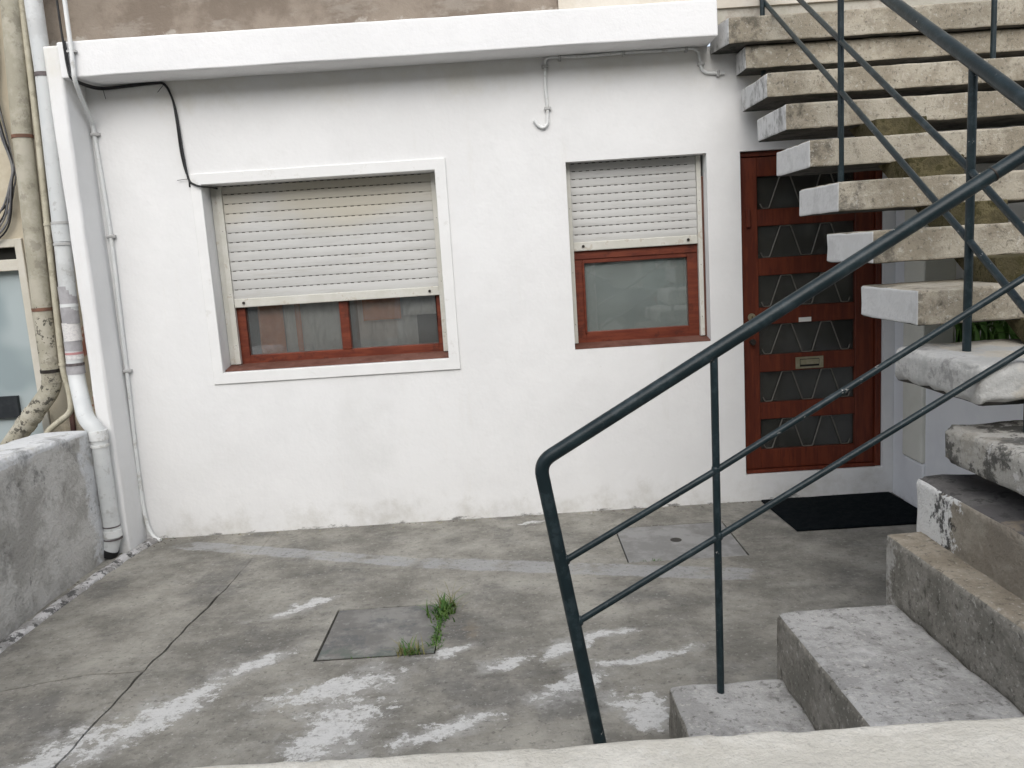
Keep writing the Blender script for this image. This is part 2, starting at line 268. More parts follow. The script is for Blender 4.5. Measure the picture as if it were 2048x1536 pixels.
mat('curtain_dark', (.10, .105, .10), (.14, .145, .14), 3, .9, None)
mat('reflection_orange', (.75, .27, .12), (.82, .33, .16), 6, .9, None)  # orange of a street reflection, given to strips behind the glass
mat('asphalt', (.05, .05, .05), (.065, .064, .062), 6, .9, (120, .4, .006))
mat('earth', (.14, .13, .11), (.18, .17, .14), 1, .95, None)
mat('paving', (.24, .23, .21), (.30, .29, .27), 4, .9, (60, .3, .005))
mat('op_orange', (.42, .17, .075), (.48, .20, .09), 2, .9, (40, .2, .006))
mat('op_cream', (.58, .55, .47), (.64, .61, .54), 2, .9, (40, .2, .006))
mat('op_grey', (.36, .38, .38), (.42, .44, .44), 2, .9, (40, .2, .006))
mat('op_green', (.23, .30, .28), (.27, .34, .32), 2, .6, None)
mat('op_metal', (.55, .56, .56), (.60, .61, .61), 2, .5, None, spec=.5)
mat('roof_tile', (.26, .10, .06), (.34, .14, .08), 4, .85, (30, .5, .02))
mat('car_paint', (.012, .016, .024), None, rough=.25, bump=None, spec=.6, coat=1)
mat('car_glass', (.01, .012, .014), None, rough=.05, bump=None, spec=.8)
mat('rubber', (.015, .015, .015), None, rough=.85, bump=None)
mat('alloy', (.45, .45, .46), None, rough=.3, bump=None, metal=.9)
mat('lamp_red', (.35, .02, .02), None, rough=.2, bump=None)

def glass(name, ior, tint, rough=0.0, haze=.1, hcol=(.6, .64, .62)):  # haze: pale diffuse veil mixed in to brighten the panes
    M = bpy.data.materials.new(name); M.use_nodes = True; T = M.node_tree; N, L = T.nodes, T.links; N.clear()
    o = N.new('ShaderNodeOutputMaterial'); mx = N.new('ShaderNodeMixShader'); fr = N.new('ShaderNodeFresnel'); fr.inputs['IOR'].default_value = ior
    tr = N.new('ShaderNodeBsdfTransparent'); tr.inputs['Color'].default_value = (*tint, 1)
    df = N.new('ShaderNodeBsdfDiffuse'); df.inputs['Color'].default_value = (*hcol, 1); hz = N.new('ShaderNodeMixShader')
    dn = N.new('ShaderNodeTexNoise'); dn.inputs['Scale'].default_value = 5; dn.inputs['Detail'].default_value = 6; dr = N.new('ShaderNodeMapRange')
    dr.inputs[1].default_value = .3; dr.inputs[2].default_value = .7; dr.inputs[3].default_value = haze * .85; dr.inputs[4].default_value = haze * 1.15
    ge = N.new('ShaderNodeNewGeometry'); L.new(ge.outputs['Position'], dn.inputs['Vector']); L.new(dn.outputs['Fac'], dr.inputs[0]); L.new(dr.outputs[0], hz.inputs[0])
    L.new(tr.outputs[0], hz.inputs[1]); L.new(df.outputs[0], hz.inputs[2])
    gl = N.new('ShaderNodeBsdfGlossy'); gl.inputs['Roughness'].default_value = rough
    n = N.new('ShaderNodeTexNoise'); n.inputs['Scale'].default_value = 2.2; bp = N.new('ShaderNodeBump'); bp.inputs['Strength'].default_value = .03; bp.inputs['Distance'].default_value = .02
    L.new(n.outputs[0], bp.inputs['Height']); L.new(bp.outputs[0], gl.inputs['Normal'])
    L.new(fr.outputs[0], mx.inputs[0]); L.new(hz.outputs[0], mx.inputs[1]); L.new(gl.outputs[0], mx.inputs[2]); L.new(mx.outputs[0], o.inputs['Surface'])
    MATS[name] = M
glass('window_glass', 1.8, (.97, .98, .97), 0, .12, (.68, .70, .68))
glass('hazed_glass', 2.0, (.95, .97, .96), 0, .27, (.58, .66, .63))
glass('door_glass', 1.5, (.85, .85, .83), .12, .045, (.5, .5, .47))

# ------------------------------------------------------------------ geometry helpers
def link(name, me, parent=None, label=None, cat=None, group=None, kind=None):
    o = bpy.data.objects.new(name, me); COL.objects.link(o)
    if parent is not None:
        o.parent = parent
        if parent.type == 'EMPTY': o.location = -parent.location
        elif parent.parent is not None or True: o.location = (0, 0, 0)
    tag(o, label, cat, group, kind); return o
def tag(o, label=None, cat=None, group=None, kind=None):
    if label: o['label'] = label
    if cat: o['category'] = cat
    if group: o['group'] = group
    if kind: o['kind'] = kind
def thing(name, loc, label, cat, group=None):
    o = bpy.data.objects.new(name, None); o.location = loc; o.empty_display_size = .1; COL.objects.link(o); tag(o, label, cat, group); return o

class MB:
    def __init__(s): s.v = []; s.f = []; s.m = []; s.mats = []; s.sm = []
    def mi(s, m):
        if m not in s.mats: s.mats.append(m)
        return s.mats.index(m)
    def add(s, vs, fs, m, smooth=False):
        b = len(s.v); s.v += [tuple(v) for v in vs]; k = s.mi(m)
        for f in fs: s.f.append([i + b for i in f]); s.m.append(k); s.sm.append(smooth)
    def box(s, x0, x1, y0, y1, z0, z1, m):
        s.add([(x0, y0, z0), (x1, y0, z0), (x1, y1, z0), (x0, y1, z0), (x0, y0, z1), (x1, y0, z1), (x1, y1, z1), (x0, y1, z1)],
              [(0, 3, 2, 1), (4, 5, 6, 7), (0, 1, 5, 4), (1, 2, 6, 5), (2, 3, 7, 6), (3, 0, 4, 7)], m)
    def tube(s, path, r, m, n=12, cap=True, smooth=True, r2=None):
        P = [Vector(p) for p in path]; rings = []; prev = None
        for i, p in enumerate(P):
            t = (P[min(i + 1, len(P) - 1)] - P[max(i - 1, 0)]).normalized()
            if prev is None:
                a = Vector((0, 0, 1)) if abs(t.z) < .9 else Vector((1, 0, 0)); u = t.cross(a).normalized()
            else: u = (prev - t * prev.dot(t)).normalized()
            prev = u; v = t.cross(u)
            rr = r[i] if isinstance(r, (list, tuple)) else r
            rings.append([p + (u * math.cos(2 * math.pi * k / n) + v * math.sin(2 * math.pi * k / n)) * rr for k in range(n)])
        vs = [q for rg_ in rings for q in rg_]; fs = []
        for i in range(len(P) - 1):
            for k in range(n): fs.append((i * n + k, i * n + (k + 1) % n, (i + 1) * n + (k + 1) % n, (i + 1) * n + k))
        s.add(vs, fs, m, smooth)
        if cap:
            s.add(rings[0], [tuple(range(n))[::-1]], m); s.add(rings[-1], [tuple(range(n))], m)
    def prism(s, pts, axis, a, b, m):
        """extrude a polygon (list of 2-tuples) along axis from a to b"""
        def mk(p, t): return {0: (t, p[0], p[1]), 1: (p[0], t, p[1]), 2: (p[0], p[1], t)}[axis]
        n = len(pts); vs = [mk(p, a) for p in pts] + [mk(p, b) for p in pts]
        fs = [tuple(range(n)), tuple(range(2 * n - 1, n - 1, -1))] + [(i, n + i, n + (i + 1) % n, (i + 1) % n) for i in range(n)]
        s.add(vs, fs, m)
    def mesh(s, name, fixn=True, bev=0, seg=1):
        me = bpy.data.meshes.new(name); me.from_pydata(s.v, [], s.f)
        for m in s.mats: me.materials.append(MATS[m])
        me.polygons.foreach_set('material_index', s.m); me.polygons.foreach_set('use_smooth', s.sm)
        if fixn or bev:
            bm = bmesh.new(); bm.from_mesh(me); 
            if bev:
                bmesh.ops.remove_doubles(bm, verts=bm.verts, dist=1e-5)
                es = [e for e in bm.edges if len(e.link_faces) == 2 and e.calc_face_angle(0) > .5]
                bmesh.ops.bevel(bm, geom=es, offset=bev, segments=seg, affect='EDGES', clamp_overlap=True)
            bmesh.ops.recalc_face_normals(bm, faces=bm.faces); bm.to_mesh(me); bm.free()
        me.update(); return me
    def build(s, name, parent=None, bev=0, seg=1, **k): return link(name, s.mesh(name, True, bev, seg), parent, **k)

def spline(pts, n=8):
    P = [Vector(p) for p in pts]; P = [P[0] * 2 - P[1]] + P + [P[-1] * 2 - P[-2]]; out = []
    for i in range(1, len(P) - 2):
        for k in range(n):
            t = k / n; a, b, c, d = P[i - 1], P[i], P[i + 1], P[i + 2]
            out.append(.5 * ((2 * b) + (c - a) * t + (2 * a - 5 * b + 4 * c - d) * t * t + (3 * b - a - 3 * c + d) * t ** 3))
    out.append(P[-2]); return out
def bend(pts, r=.05, n=6):
    """polyline with rounded corners"""
    P = [Vector(p) for p in pts]; out = [P[0]]
    for i in range(1, len(P) - 1):
        a = (P[i - 1] - P[i]); b = (P[i + 1] - P[i]); rr = min(r, a.length * .45, b.length * .45)
        p0 = P[i] + a.normalized() * rr; p1 = P[i] + b.normalized() * rr
        for k in range(n + 1):
            t = k / n; out.append(p0 * (1 - t) ** 2 + P[i] * 2 * t * (1 - t) + p1 * t * t)
    out.append(P[-1]); return out

def lines(a, b, bev, seg):
    L = b - a; e = [a, a + bev * .35, a + bev, a + bev * 1.5]; b0 = 1.5 * bev; n = max(1, int((L - 2 * b0) / seg))
    return e + [a + b0 + (L - 2 * b0) * i / n for i in range(1, n)] + [b - b0, b - bev, b - bev * .35, b]
def rough_box(x0, x1, y0, y1, z0, z1, mats, seg=.06, bev=.012, amp=.003, fr=9, seed=0, warp=None, big=.0):
    """closed box with worn rounded edges; mats: dict of faces '-x','+x','-y','+y','-z','+z' with '*' as default"""
    X, Y, Z = lines(x0, x1, bev, seg), lines(y0, y1, bev, seg), lines(z0, z1, bev, seg)
    mb = MB(); idx = {}; V = []
    off = Vector((seed * 3.7, seed * 1.3, seed * 5.1))
    def vid(p):
        k = tuple(round(c, 5) for c in p)
        if k not in idx:
            q = Vector(p); c = Vector((min(max(q.x, x0 + bev), x1 - bev), min(max(q.y, y0 + bev), y1 - bev), min(max(q.z, z0 + bev), z1 - bev)))
            d = q - c
            n = d.normalized() if d.length > 1e-6 else Vector((0, 0, 1))
            wv = bev * (1 + 1.3 * noise.noise(q * 14 + off)) if sum(abs(t) > 1e-6 for t in d) > 1 else bev
            if d.length > bev: 
                q = c + n * bev if wv <= bev else c + n * max(bev * .55, 2 * bev - wv)
            q = q + n * (amp * noise.noise(q * fr + off) * 1.6 + amp * .7 * noise.noise(q * fr * 3.3 + off) + big * noise.noise(q * 2.3 + off))
            if warp: q = warp(q)
            idx[k] = len(V); V.append(tuple(q))
        return idx[k]
    F = []
    def face(A, B, mk, key, flip):
        m = mats.get(key, mats['*'])
        for i in range(len(A) - 1):
            for j in range(len(B) - 1):
                q = [vid(mk(A[i], B[j])), vid(mk(A[i + 1], B[j])), vid(mk(A[i + 1], B[j + 1])), vid(mk(A[i], B[j + 1]))]
                F.append((q[::-1] if flip else q, m))
    face(X, Y, lambda a, b: (a, b, z1), '+z', False); face(X, Y, lambda a, b: (a, b, z0), '-z', True)
    face(X, Z, lambda a, b: (a, y0, b), '-y', False); face(X, Z, lambda a, b: (a, y1, b), '+y', True)
    face(Y, Z, lambda a, b: (x1, a, b), '+x', False); face(Y, Z, lambda a, b: (x0, a, b), '-x', True)
    mb.v = V
    for f, m_ in F: mb.f.append(f); mb.m.append(mb.mi(m_)); mb.sm.append(True)
    me = bpy.data.meshes.new('block'); me.from_pydata(mb.v, [], mb.f)
    for q in mb.mats: me.materials.append(MATS[q])
    me.polygons.foreach_set('material_index', mb.m); me.polygons.foreach_set('use_smooth', mb.sm); me.update(); return me

def holed_wall(x0, x1, z0, z1, holes, y0, y1, m, reveal=None, seg=.12, amp=.0025):
    """front at y0, back at y1, rectangular openings; front face gently uneven"""
    xs = sorted({x0, x1, *[h[0] for h in holes], *[h[1] for h in holes]}); zs = sorted({z0, z1, *[h[2] for h in holes], *[h[3] for h in holes]})
    def fine(a):
        o = []
        for i in range(len(a) - 1):
            n = max(1, int((a[i + 1] - a[i]) / seg)); o += [a[i] + (a[i + 1] - a[i]) * k / n for k in range(n)]
        return o + [a[-1]]
    X, Z = fine(xs), fine(zs); mb = MB(); id_ = {}
    def inhole(x, z): return any(h[0] < x < h[1] and h[2] < z < h[3] for h in holes)
    def v(x, y, z, tg=0):
        k = (round(x, 5), y, round(z, 5), tg)
        if k not in id_:
            yy = y + (amp * noise.noise(Vector((x * 1.7, 3, z * 1.7))) * 2 + amp * .5 * noise.noise(Vector((x * 6, 1, z * 6))) if y == y0 else 0)
            id_[k] = len(mb.v); mb.v.append((x, yy, z))
        return id_[k]
    def f(q, mm): mb.f.append(q); mb.m.append(mb.mi(mm)); mb.sm.append(False)
    nx, nz = len(X) - 1, len(Z) - 1
    solid = [[not inhole((X[i] + X[i + 1]) / 2, (Z[j] + Z[j + 1]) / 2) for j in range(nz)] for i in range(nx)]
    rv = reveal or m
    for i in range(nx):
        for j in range(nz):
            if not solid[i][j]: continue
            a, b, c, d = X[i], X[i + 1], Z[j], Z[j + 1]
            f([v(a, y0, c), v(b, y0, c), v(b, y0, d), v(a, y0, d)], m); f([v(a, y1, c), v(a, y1, d), v(b, y1, d), v(b, y1, c)], m)
            mb.sm[-2] = True
            if i == 0 or not solid[i - 1][j]: f([v(a, y0, c, 1), v(a, y0, d, 1), v(a, y1, d, 1), v(a, y1, c, 1)], rv)
            if i == nx - 1 or not solid[i + 1][j]: f([v(b, y0, c, 1), v(b, y1, c, 1), v(b, y1, d, 1), v(b, y0, d, 1)], rv)
            if j == 0 or not solid[i][j - 1]: f([v(a, y0, c, 2), v(a, y1, c, 2), v(b, y1, c, 2), v(b, y0, c, 2)], rv)
            if j == nz - 1 or not solid[i][j + 1]: f([v(a, y0, d, 2), v(b, y0, d, 2), v(b, y1, d, 2), v(a, y1, d, 2)], rv)
    return mb

# ================================================================== SETTING
g = MB(); g.add([(-400, -400, -.35), (400, -400, -.35), (400, 400, -.35), (-400, 400, -.35)], [(0, 1, 2, 3)], 'earth'); g.build('ground', kind='structure')
# courtyard floor: poured concrete slabs with gaps between them over a dark bed
fl = MB(); fl.box(-4.5, 3.2, -3.68, .3, -.30, -.035, 'dark_groove'); floor = fl.build('courtyard_floor', kind='structure')
def jig(pts, step=.07, amp=.006, s=0):
    out = []
    for i in range(len(pts) - 1):
        a, b = Vector(pts[i]), Vector(pts[i + 1]); n = max(1, int((b - a).length / step))
        for k in range(n):
            p = a + (b - a) * k / n
            if k or i: p = p + Vector((noise.noise(Vector((p.x * 9, p.y * 9, s))), noise.noise(Vector((p.x * 9, p.y * 9, s + 9))))) * amp
            out.append(p)
    out.append(Vector(pts[-1])); return out
JA = jig([(-3.095, .3), (-3.10, -.55), (-3.105, -.84), (-3.14, -1.40), (-3.17, -1.82), (-3.19, -2.52), (-3.25, -3.68)], .04, .012, s=1)
JB = jig([(-3.17, -1.82), (-3.29, -1.835), (-3.405, -1.833), (-3.56, -1.87), (-3.736, -1.94), (-4.5, -2.05)], s=2, step=.04, amp=.022)
JC = jig([(-3.105, -.84), (-3.5, -.845), (-3.9, -.835), (-4.5, -.84)], s=3)
def wj(p): # half gap
    return .0010 + .0075 * max(0, min(1, (-p.y - .6) / .5)) * (.45 + .9 * abs(noise.noise(Vector((p.x * 5, p.y * 5, 4)))))
def slab(loop, holes=(), name='slab'):
    bm = bmesh.new(); es = []; loops = [loop] + list(holes); allr = []
    for lp in loops:
        top = [bm.verts.new((p[0], p[1], 0)) for p in lp]; allr.append(top)
        es += [bm.edges.new((top[i], top[(i + 1) % len(top)])) for i in range(len(top))]
    bmesh.ops.triangle_fill(bm, use_beauty=True, use_dissolve=False, edges=es, normal=(0, 0, 1))
    for lp in allr:
        bot = [bm.verts.new((q.co.x, q.co.y, -.034)) for q in lp]
        for i in range(len(lp)):
            j = (i + 1) % len(lp); bm.faces.new((lp[i], lp[j], bot[j], bot[i]))
    bmesh.ops.recalc_face_normals(bm, faces=bm.faces)
    for fc in bm.faces:
        if abs(fc.normal.z) > .9 and fc.normal.z < 0: fc.normal_flip()
    me = bpy.data.meshes.new(name); bm.to_mesh(me); bm.free(); me.materials.append(MATS['yard_concrete'])
    return link(name, me, floor)
MH1 = (-2.412, -1.895, -1.822, -1.318); MH2 = (-.907, -.258, -.922, -.362)
def hl(h, e): x0, x1, y0, y1 = h; return [(x0 - e, y0 - e), (x1 + e, y0 - e), (x1 + e, y1 + e), (x0 - e, y1 + e)]
slab([(p.x + wj(p), p.y) for p in JA] + [(3.2, -3.68), (3.2, .3)], [[(MH1[0] - .012, MH1[2] - .018), (MH1[1] + .006, MH1[2] - .014), (MH1[1] + .006, MH1[3] + .006), (MH1[0] - .009, MH1[3] + .008)], hl(MH2, .008)])
iC = min(range(len(JA)), key=lambda i: (JA[i] - Vector((-3.105, -.84))).length); iB = min(range(len(JA)), key=lambda i: (JA[i] - Vector((-3.17, -1.82))).length)
slab([(p.x - wj(p), p.y) for p in JA[:iC]] + [(p.x, p.y + .0016) for p in JC] + [(-4.5, .3)])
slab([(p.x - wj(p), p.y) for p in JA[iC + 1:iB]] + [(p.x - .002, p.y + .002 + .5 * wj(p)) for p in JB] + [(p.x, p.y - .0016) for p in reversed(JC)])
slab([(p.x - .003, p.y - .002 - .9 * wj(p)) for p in reversed(JB)] + [(p.x - wj(p), p.y) for p in JA[iB + 1:]] + [(-4.5, -3.68)])
# street behind the photographer
st = MB(); st.box(-40, 40, -9.6, -5.6, -.3, .03, 'asphalt'); st.build('road', kind='structure')
st = MB(); st.box(-40, 40, -5.6, -3.94, -.3, .15, 'paving'); st.build('pavement', bev=.01, kind='structure')
st = MB(); st.box(-40, 40, -11.0, -9.6, -.3, .15, 'paving'); st.build('pavement', bev=.01, kind='structure')

# ================================================================== HOUSE
house = thing('house', (-1.5, 0, 0), 'white rendered house front with two roller shutters and a red-brown door', 'house')
BW = (-3.312, -1.875, 1.0665, 2.234); SW = (-1.071, -.206, 1.069, 2.231); DR = (0.0, .8885, .177, 2.227)
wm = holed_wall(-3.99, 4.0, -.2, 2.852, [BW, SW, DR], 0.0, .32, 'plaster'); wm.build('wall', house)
b = MB(); b.v = []
link('cornice_band', rough_box(-3.955, -.182, -.248, .05, 2.852, 3.052, {'*': 'plaster_band'}, .15, .008, .0015, 4, 3), house)
link('pilaster', rough_box(-4.035, -3.94, -.25, .02, -.2, 3.035, {'*': 'plaster'}, .15, .014, .002, 5, 4), house)
u = MB(); u.box(-4.2, -1.07, -.03, .3, 3.053, 5.6, 'render_brown'); u.build('upper_wall', house, label='brown rendered wall above the white cornice band')
u = MB(); u.box(-1.068, 4.0, -.045, .3, 3.053, 5.6, 'render_cream'); u.build('upper_wall', house, label='cream painted wall above the cornice band')
u = MB(); u.box(-4.2, 4, .33, 3.2, -.2, 5.6, 'room_dark')
# rooms behind the windows and the door
def room(x0, x1, z0, z1, y1, name='room_wall'):
    r = MB(); r.add([(x0, .3205, z0), (x1, .3205, z0), (x1, y1, z0), (x0, y1, z0), (x0, .3205, z1), (x1, .3205, z1), (x1, y1, z1), (x0, y1, z1)],
                    [(0, 1, 2, 3), (4, 7, 6, 5), (1, 5, 6, 2), (2, 6, 7, 3), (3, 7, 4, 0)], 'room_dark'); r.build(name, house)
room(-3.7, -1.5, .3, 2.6, 2.2); room(-1.4, -.1, .3, 2.6, 1.8); room(-.08, 1.2, .0, 2.6, 1.8)

# window surround trim (four mitred strips, proud of the wall)
def surround(ix, ox):
    a, bx, c, d = ix; o0, o1, p0, p1 = ox; mb = MB(); y0, y1 = -.011, .003
    for q in ([(o0, p1), (o1, p1), (bx, d), (a, d)], [(o0, p0), (a, c), (bx, c), (o1, p0)], [(o0, p0), (o0, p1), (a, d), (a, c)], [(o1, p0), (bx, c), (bx, d), (o1, p1)]): mb.prism(q, 1, y0, y1, 'plaster_trim')
    return mb
# ---- large window
win = MB()
Y = .165
win.box(-3.305, -3.185, Y, Y + .06, 1.085, 1.62, 'wood_window'); win.box(-1.945, -1.878, Y, Y + .06, 1.085, 1.62, 'wood_window')
win.box(-3.185, -1.945, Y, Y + .06, 1.085, 1.150, 'wood_window'); win.box(-2.575, -2.515, Y - .004, Y + .058, 1.150, 1.62, 'wood_window')
win.box(-3.185, -2.575, Y, Y + .06, 1.55, 1.62, 'wood_window'); win.box(-2.515, -1.945, Y, Y + .06, 1.55, 1.62, 'wood_window')
bigwin = win.build('window', house, bev=.004, label='wide two-pane wooden window with red-brown frame')
surround(BW, (-3.377, -1.806, .995, 2.302)).build('surround', bigwin, bev=.003)
s_ = MB(); s_.prism([(.03, 1.068), (.03, 1.078), (.165, 1.098), (.165, 1.068)], 0, -3.31, -1.877, 'wood_sill'); s_.build('sill', bigwin)
for x0, x1 in ((-3.186, -2.574), (-2.516, -1.944)):
    p = MB(); p.box(x0, x1, Y + .028, Y + .032, 1.149, 1.551, 'window_glass'); p.build('pane', bigwin)
# ---- small window
win = MB(); Y = .13
win.box(-1.066, -.985, Y, Y + .06, 1.085, 1.70, 'wood_window'); win.box(-.315, -.21, Y, Y + .06, 1.085, 1.70, 'wood_window')
win.box(-.985, -.315, Y, Y + .06, 1.085, 1.165, 'wood_window'); win.box(-.985, -.315, Y, Y + .06, 1.605, 1.70, 'wood_window')
win.box(-1.064, -.212, Y - .008, Y - .0005, 1.632, 1.70, 'wood_window'); win.box(-.99, -.975, Y - .010, Y + .02, 1.155, 1.62, 'wood_window')
smallwin = win.build('window', house, bev=.004, label='narrow single-pane window with red-brown frame beside the door')
s_ = MB(); s_.prism([(.015, 1.0705), (.015, 1.080), (.13, 1.098), (.13, 1.0705)], 0, -1.07, -.207, 'wood_sill'); s_.build('sill', smallwin)
p = MB(); p.box(-.986, -.314, Y + .028, Y + .032, 1.164, 1.606, 'hazed_glass'); p.build('pane', smallwin)
# ---- curtains, and strips standing in for reflections in the wide window
def curtain_and_reflection(parent, x0, x1, z0, z1, y, m, amp=.018, fr=55, ph=0, name='curtain_and_reflection'):
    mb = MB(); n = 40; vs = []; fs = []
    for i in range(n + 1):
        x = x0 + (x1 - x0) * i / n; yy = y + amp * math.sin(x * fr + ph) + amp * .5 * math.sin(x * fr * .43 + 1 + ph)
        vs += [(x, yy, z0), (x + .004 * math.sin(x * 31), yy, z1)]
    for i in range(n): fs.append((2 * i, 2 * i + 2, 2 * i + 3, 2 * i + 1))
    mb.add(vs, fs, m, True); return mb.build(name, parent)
for x0, x1, z0, y_, m_ in ((-3.13, -2.97, 1.1, .262, 'reflection_orange'), (-2.965, -2.885, 1.1, .275, 'curtain_and_reflection'), (-2.89, -2.85, 1.1, .258, 'reflection_orange'), (-2.86, -2.60, 1.1, .285, 'curtain_and_reflection'), (-2.44, -2.19, 1.32, .262, 'reflection_orange'), (-2.48, -2.09, 1.1, .300, 'curtain_and_reflection'), (-2.17, -1.95, 1.34, .256, 'curtain_and_reflection')):  # orange and white strips imitate the reflections in these panes
    curtain_and_reflection(bigwin, x0, x1, z0, 2.3, y_, m_, .009, 60, x0 * 7)
curtain_and_reflection(smallwin, -.985, -.895, 1.10, 2.3, .225, 'curtain_and_reflection', .005, 90); curtain_and_reflection(smallwin, -.50, -.36, 1.54, 2.3, .235, 'curtain_and_reflection', .006, 70, 1)
curtain_and_reflection(smallwin, -1.0, -.2, 1.10, 2.3, .34, 'blind_green', .004, 20)
# ---- roller shutters
def shutter(xl0, xl1, xr0, xr1, y, ztop, zbot, pitch, zrail, gz0, off, label):
    mb = MB()
    for a, bb in ((xl0, xl1), (xr0, xr1)):
        if a == xr0: mb = MB()
        mb.box(a, bb, y - .022, y + .012, gz0, ztop, 'shutter_rail')
        for zz in (gz0 + .12, gz0 + .45, gz0 + .85): mb.box((a + bb) / 2 - .003, (a + bb) / 2 + .003, y - .0235, y - .0215, zz, zz + .006, 'iron_dark')
        if a == xl0: left = mb
    par = None
    r = MB()
    x0, x1 = xl1 + .0015, xr0 - .0015
    r.prism([(y - .012, zbot), (y - .014, zbot + .004), (y - .014, zrail - .004), (y - .011, zrail), (y + .006, zrail), (y + .006, zbot)], 0, x0, x1, 'shutter_rail')
    for xx in (x0 + .06, x1 - .06): r.tube([(xx, y - .0142, zbot + .028), (xx, y - .022, zbot + .028)], .009, 'iron_dark', 10)
    par = r.build('roller_shutter', house, label=label)
    left.build('guide_rail', par, bev=.003); mb.build('guide_rail', par, bev=.003)
    z = zrail + .0006
    while z < ztop - .004:
        h = min(pitch - .0006, ztop - z); sl_ = MB(); c = h - .0065; pr = []
        for k in range(7):
            t = k / 6; pr.append((y - .0075 - .0014 * math.sin(math.pi * t), z + c * t))
        if c > .01:
            pr += [(y - .0045, z + c + .0008), (y - .0045, z + h), (y + .006, z + h), (y + .006, z)]
            sl_.prism(pr, 0, x0, x1, 'slat')
            n = int((x1 - x0) / .044); o = random.random() * .02
            for i in range(n):
                xa = x0 + .008 + i * .044 + (.022 if off and int(round(z / pitch)) % 2 else 0) * 0 + o * .2
                sl_.box(xa, xa + .021, y - .0052, y - .0046, z + c + .0016, z + h - .0008, 'slat_slot')
            sl_.build('slat', par)
        z += pitch
    return par
shutter(-3.272, -3.238, -1.915, -1.878, .148, 2.232, 1.466, .0600, 1.522, 1.10, 0, 'cream roller shutter pulled two thirds down over the wide window')
shutter(-1.068, -1.040, -.250, -.222, .112, 2.229, 1.687, .0490, 1.742, 1.10, 1, 'cream roller shutter pulled half down over the narrow window')
gp = MB(); gp.box(-3.309, -3.2735, .140, .164, 1.10, 2.232, 'shutter_rail'); gp.build('shutter_gap', house); gp = MB(); gp.box(-.2205, -.2075, .100, .128, 1.10, 2.10, 'wood_sill'); gp.build('shutter_gap', house)
# ---- door
d = MB(); y0 = .03
d.box(.0025, .012, y0, .10, .18, 2.225, 'wood_red'); d.box(.850, .886, y0 - .008, .10, .18, 2.225, 'wood_red'); d.box(.012, .850, y0 + .004, .10, 2.195, 2.2245, 'wood_red'); d.box(.012, .850, y0 - .012, .10, .179, .20, 'wood_red')
door = d.build('door', house, bev=.003, label='red-brown wooden door with six glazed bands and zigzag grilles')
PZ = [(1.872, 2.073), (1.569, 1.768), (1.257, 1.459), (.952, 1.148), (.641, .841), (.328, .531)]
for a, bb, yo in ((.0135, .115, 0), (.728, .8485, 0)):
    q = MB(); q.box(a, bb, .046, .086, .203, 2.192, 'wood_red'); q.build('stile', door, bev=.003)
zs = [2.192] + [v for pz in PZ for v in (pz[1], pz[0])] + [.203]
for i in range(0, len(zs), 2):
    q = MB(); q.box(.1155, .7275, .048, .086, zs[i + 1], zs[i], 'wood_red'); q.build('rail', door, bev=.003)
for za, zb in PZ:
    q = MB(); q.box(.1157, .7273, .070, .074, za + .0005, zb - .0005, 'door_glass'); q.build('pane', door)
    t0 = za + .006; t1 = zb - .004; xs = [(.136, za + .035), (.150, t0), (.192, t0), (.262, t1), (.326, t1), (.392, t0), (.456, t0), (.516, t1), (.578, t1), (.645, t0), (.690, t0), (.700, za + .035)]
    q = MB(); q.tube(bend([(x, .060, z) for x, z in xs], .008, 3), .0042, 'grille_wire', 6); q.build('grille', door)
q = MB(); q.tube([(.066, .0455, 1.202), (.066, .036, 1.202)], .024, 'brass', 18); q.tube([(.066, .0358, 1.202), (.066, .029, 1.202)], .012, 'brass', 14); q.box(.064, .068, .0275, .0288, 1.194, 1.209, 'iron_dark'); q.build('lock', door)
q = MB(); q.tube([(.063, .0455, 1.045), (.063, .030, 1.045), (.063, .012, 1.045), (.063, -.004, 1.045)], [.014, .012, .021, .017], 'iron_dark', 14); q.build('door_knob', door)
q = MB(); q.box(.368, .447, .0445, .0475, 1.152, 1.180, 'plate_white'); q.build('name_plate', door)
q = MB(); q.box(.345, .523, .0435, .0475, .850, .862, 'brass'); q.box(.345, .523, .0435, .0475, .912, .925, 'brass'); q.box(.345, .372, .0435, .0475, .862, .912, 'brass'); q.box(.498, .523, .0435, .0475, .862, .912, 'brass'); q.box(.3722, .4978, .0460, .0474, .8622, .9118, 'gap_dark'); q.box(.376, .494, .0425, .0450, .876, .908, 'brass'); q.build('letter_box', door)
q = MB(); q.box(.040, .068, .026, .0455, 1.765, 1.875, 'wood_red'); q.build('handle', door, bev=.005)
curtain_and_reflection(door, .1, .76, .25, 2.15, .16, 'curtain_dark', .01, 40)

# ---- conduits and cables on the house
c = thing('hooked_conduit', (-.7, 0, 2.84), 'thin white conduit running under the cornice and ending in a hook', 'conduit')
q = MB(); yy = -.014
q.tube(bend([(-1.249, yy, 2.487), (-1.225, yy, 2.452), (-1.195, yy, 2.438), (-1.168, yy, 2.460), (-1.163, yy, 2.56), (-1.170, yy, 2.69), (-1.163, yy, 2.845), (-.95, yy, 2.838), (-.69, yy, 2.843), (-.45, yy, 2.8405), (-.245, yy, 2.843), (-.222, yy, 2.70), (-.09, yy, 2.688)], .04, 6), .0092, 'pvc_white', 10); q.build('pipe', c)
for x, z, ax in ((-1.163, 2.551, 0), (-1.166, 2.795, 0), (-1.075, 2.838, 1), (-.69, 2.843, 1), (-.315, 2.8415, 1), (-.228, 2.75, 0), (-.126, 2.690, 1)):
    k = MB(); a = .020 if ax == 0 else .009; e = .009 if ax == 0 else .018
    k.box(x - a, x + a, -.026, .001, z - e, z + e, 'clip_grey'); k.build('clip', c, bev=.003)
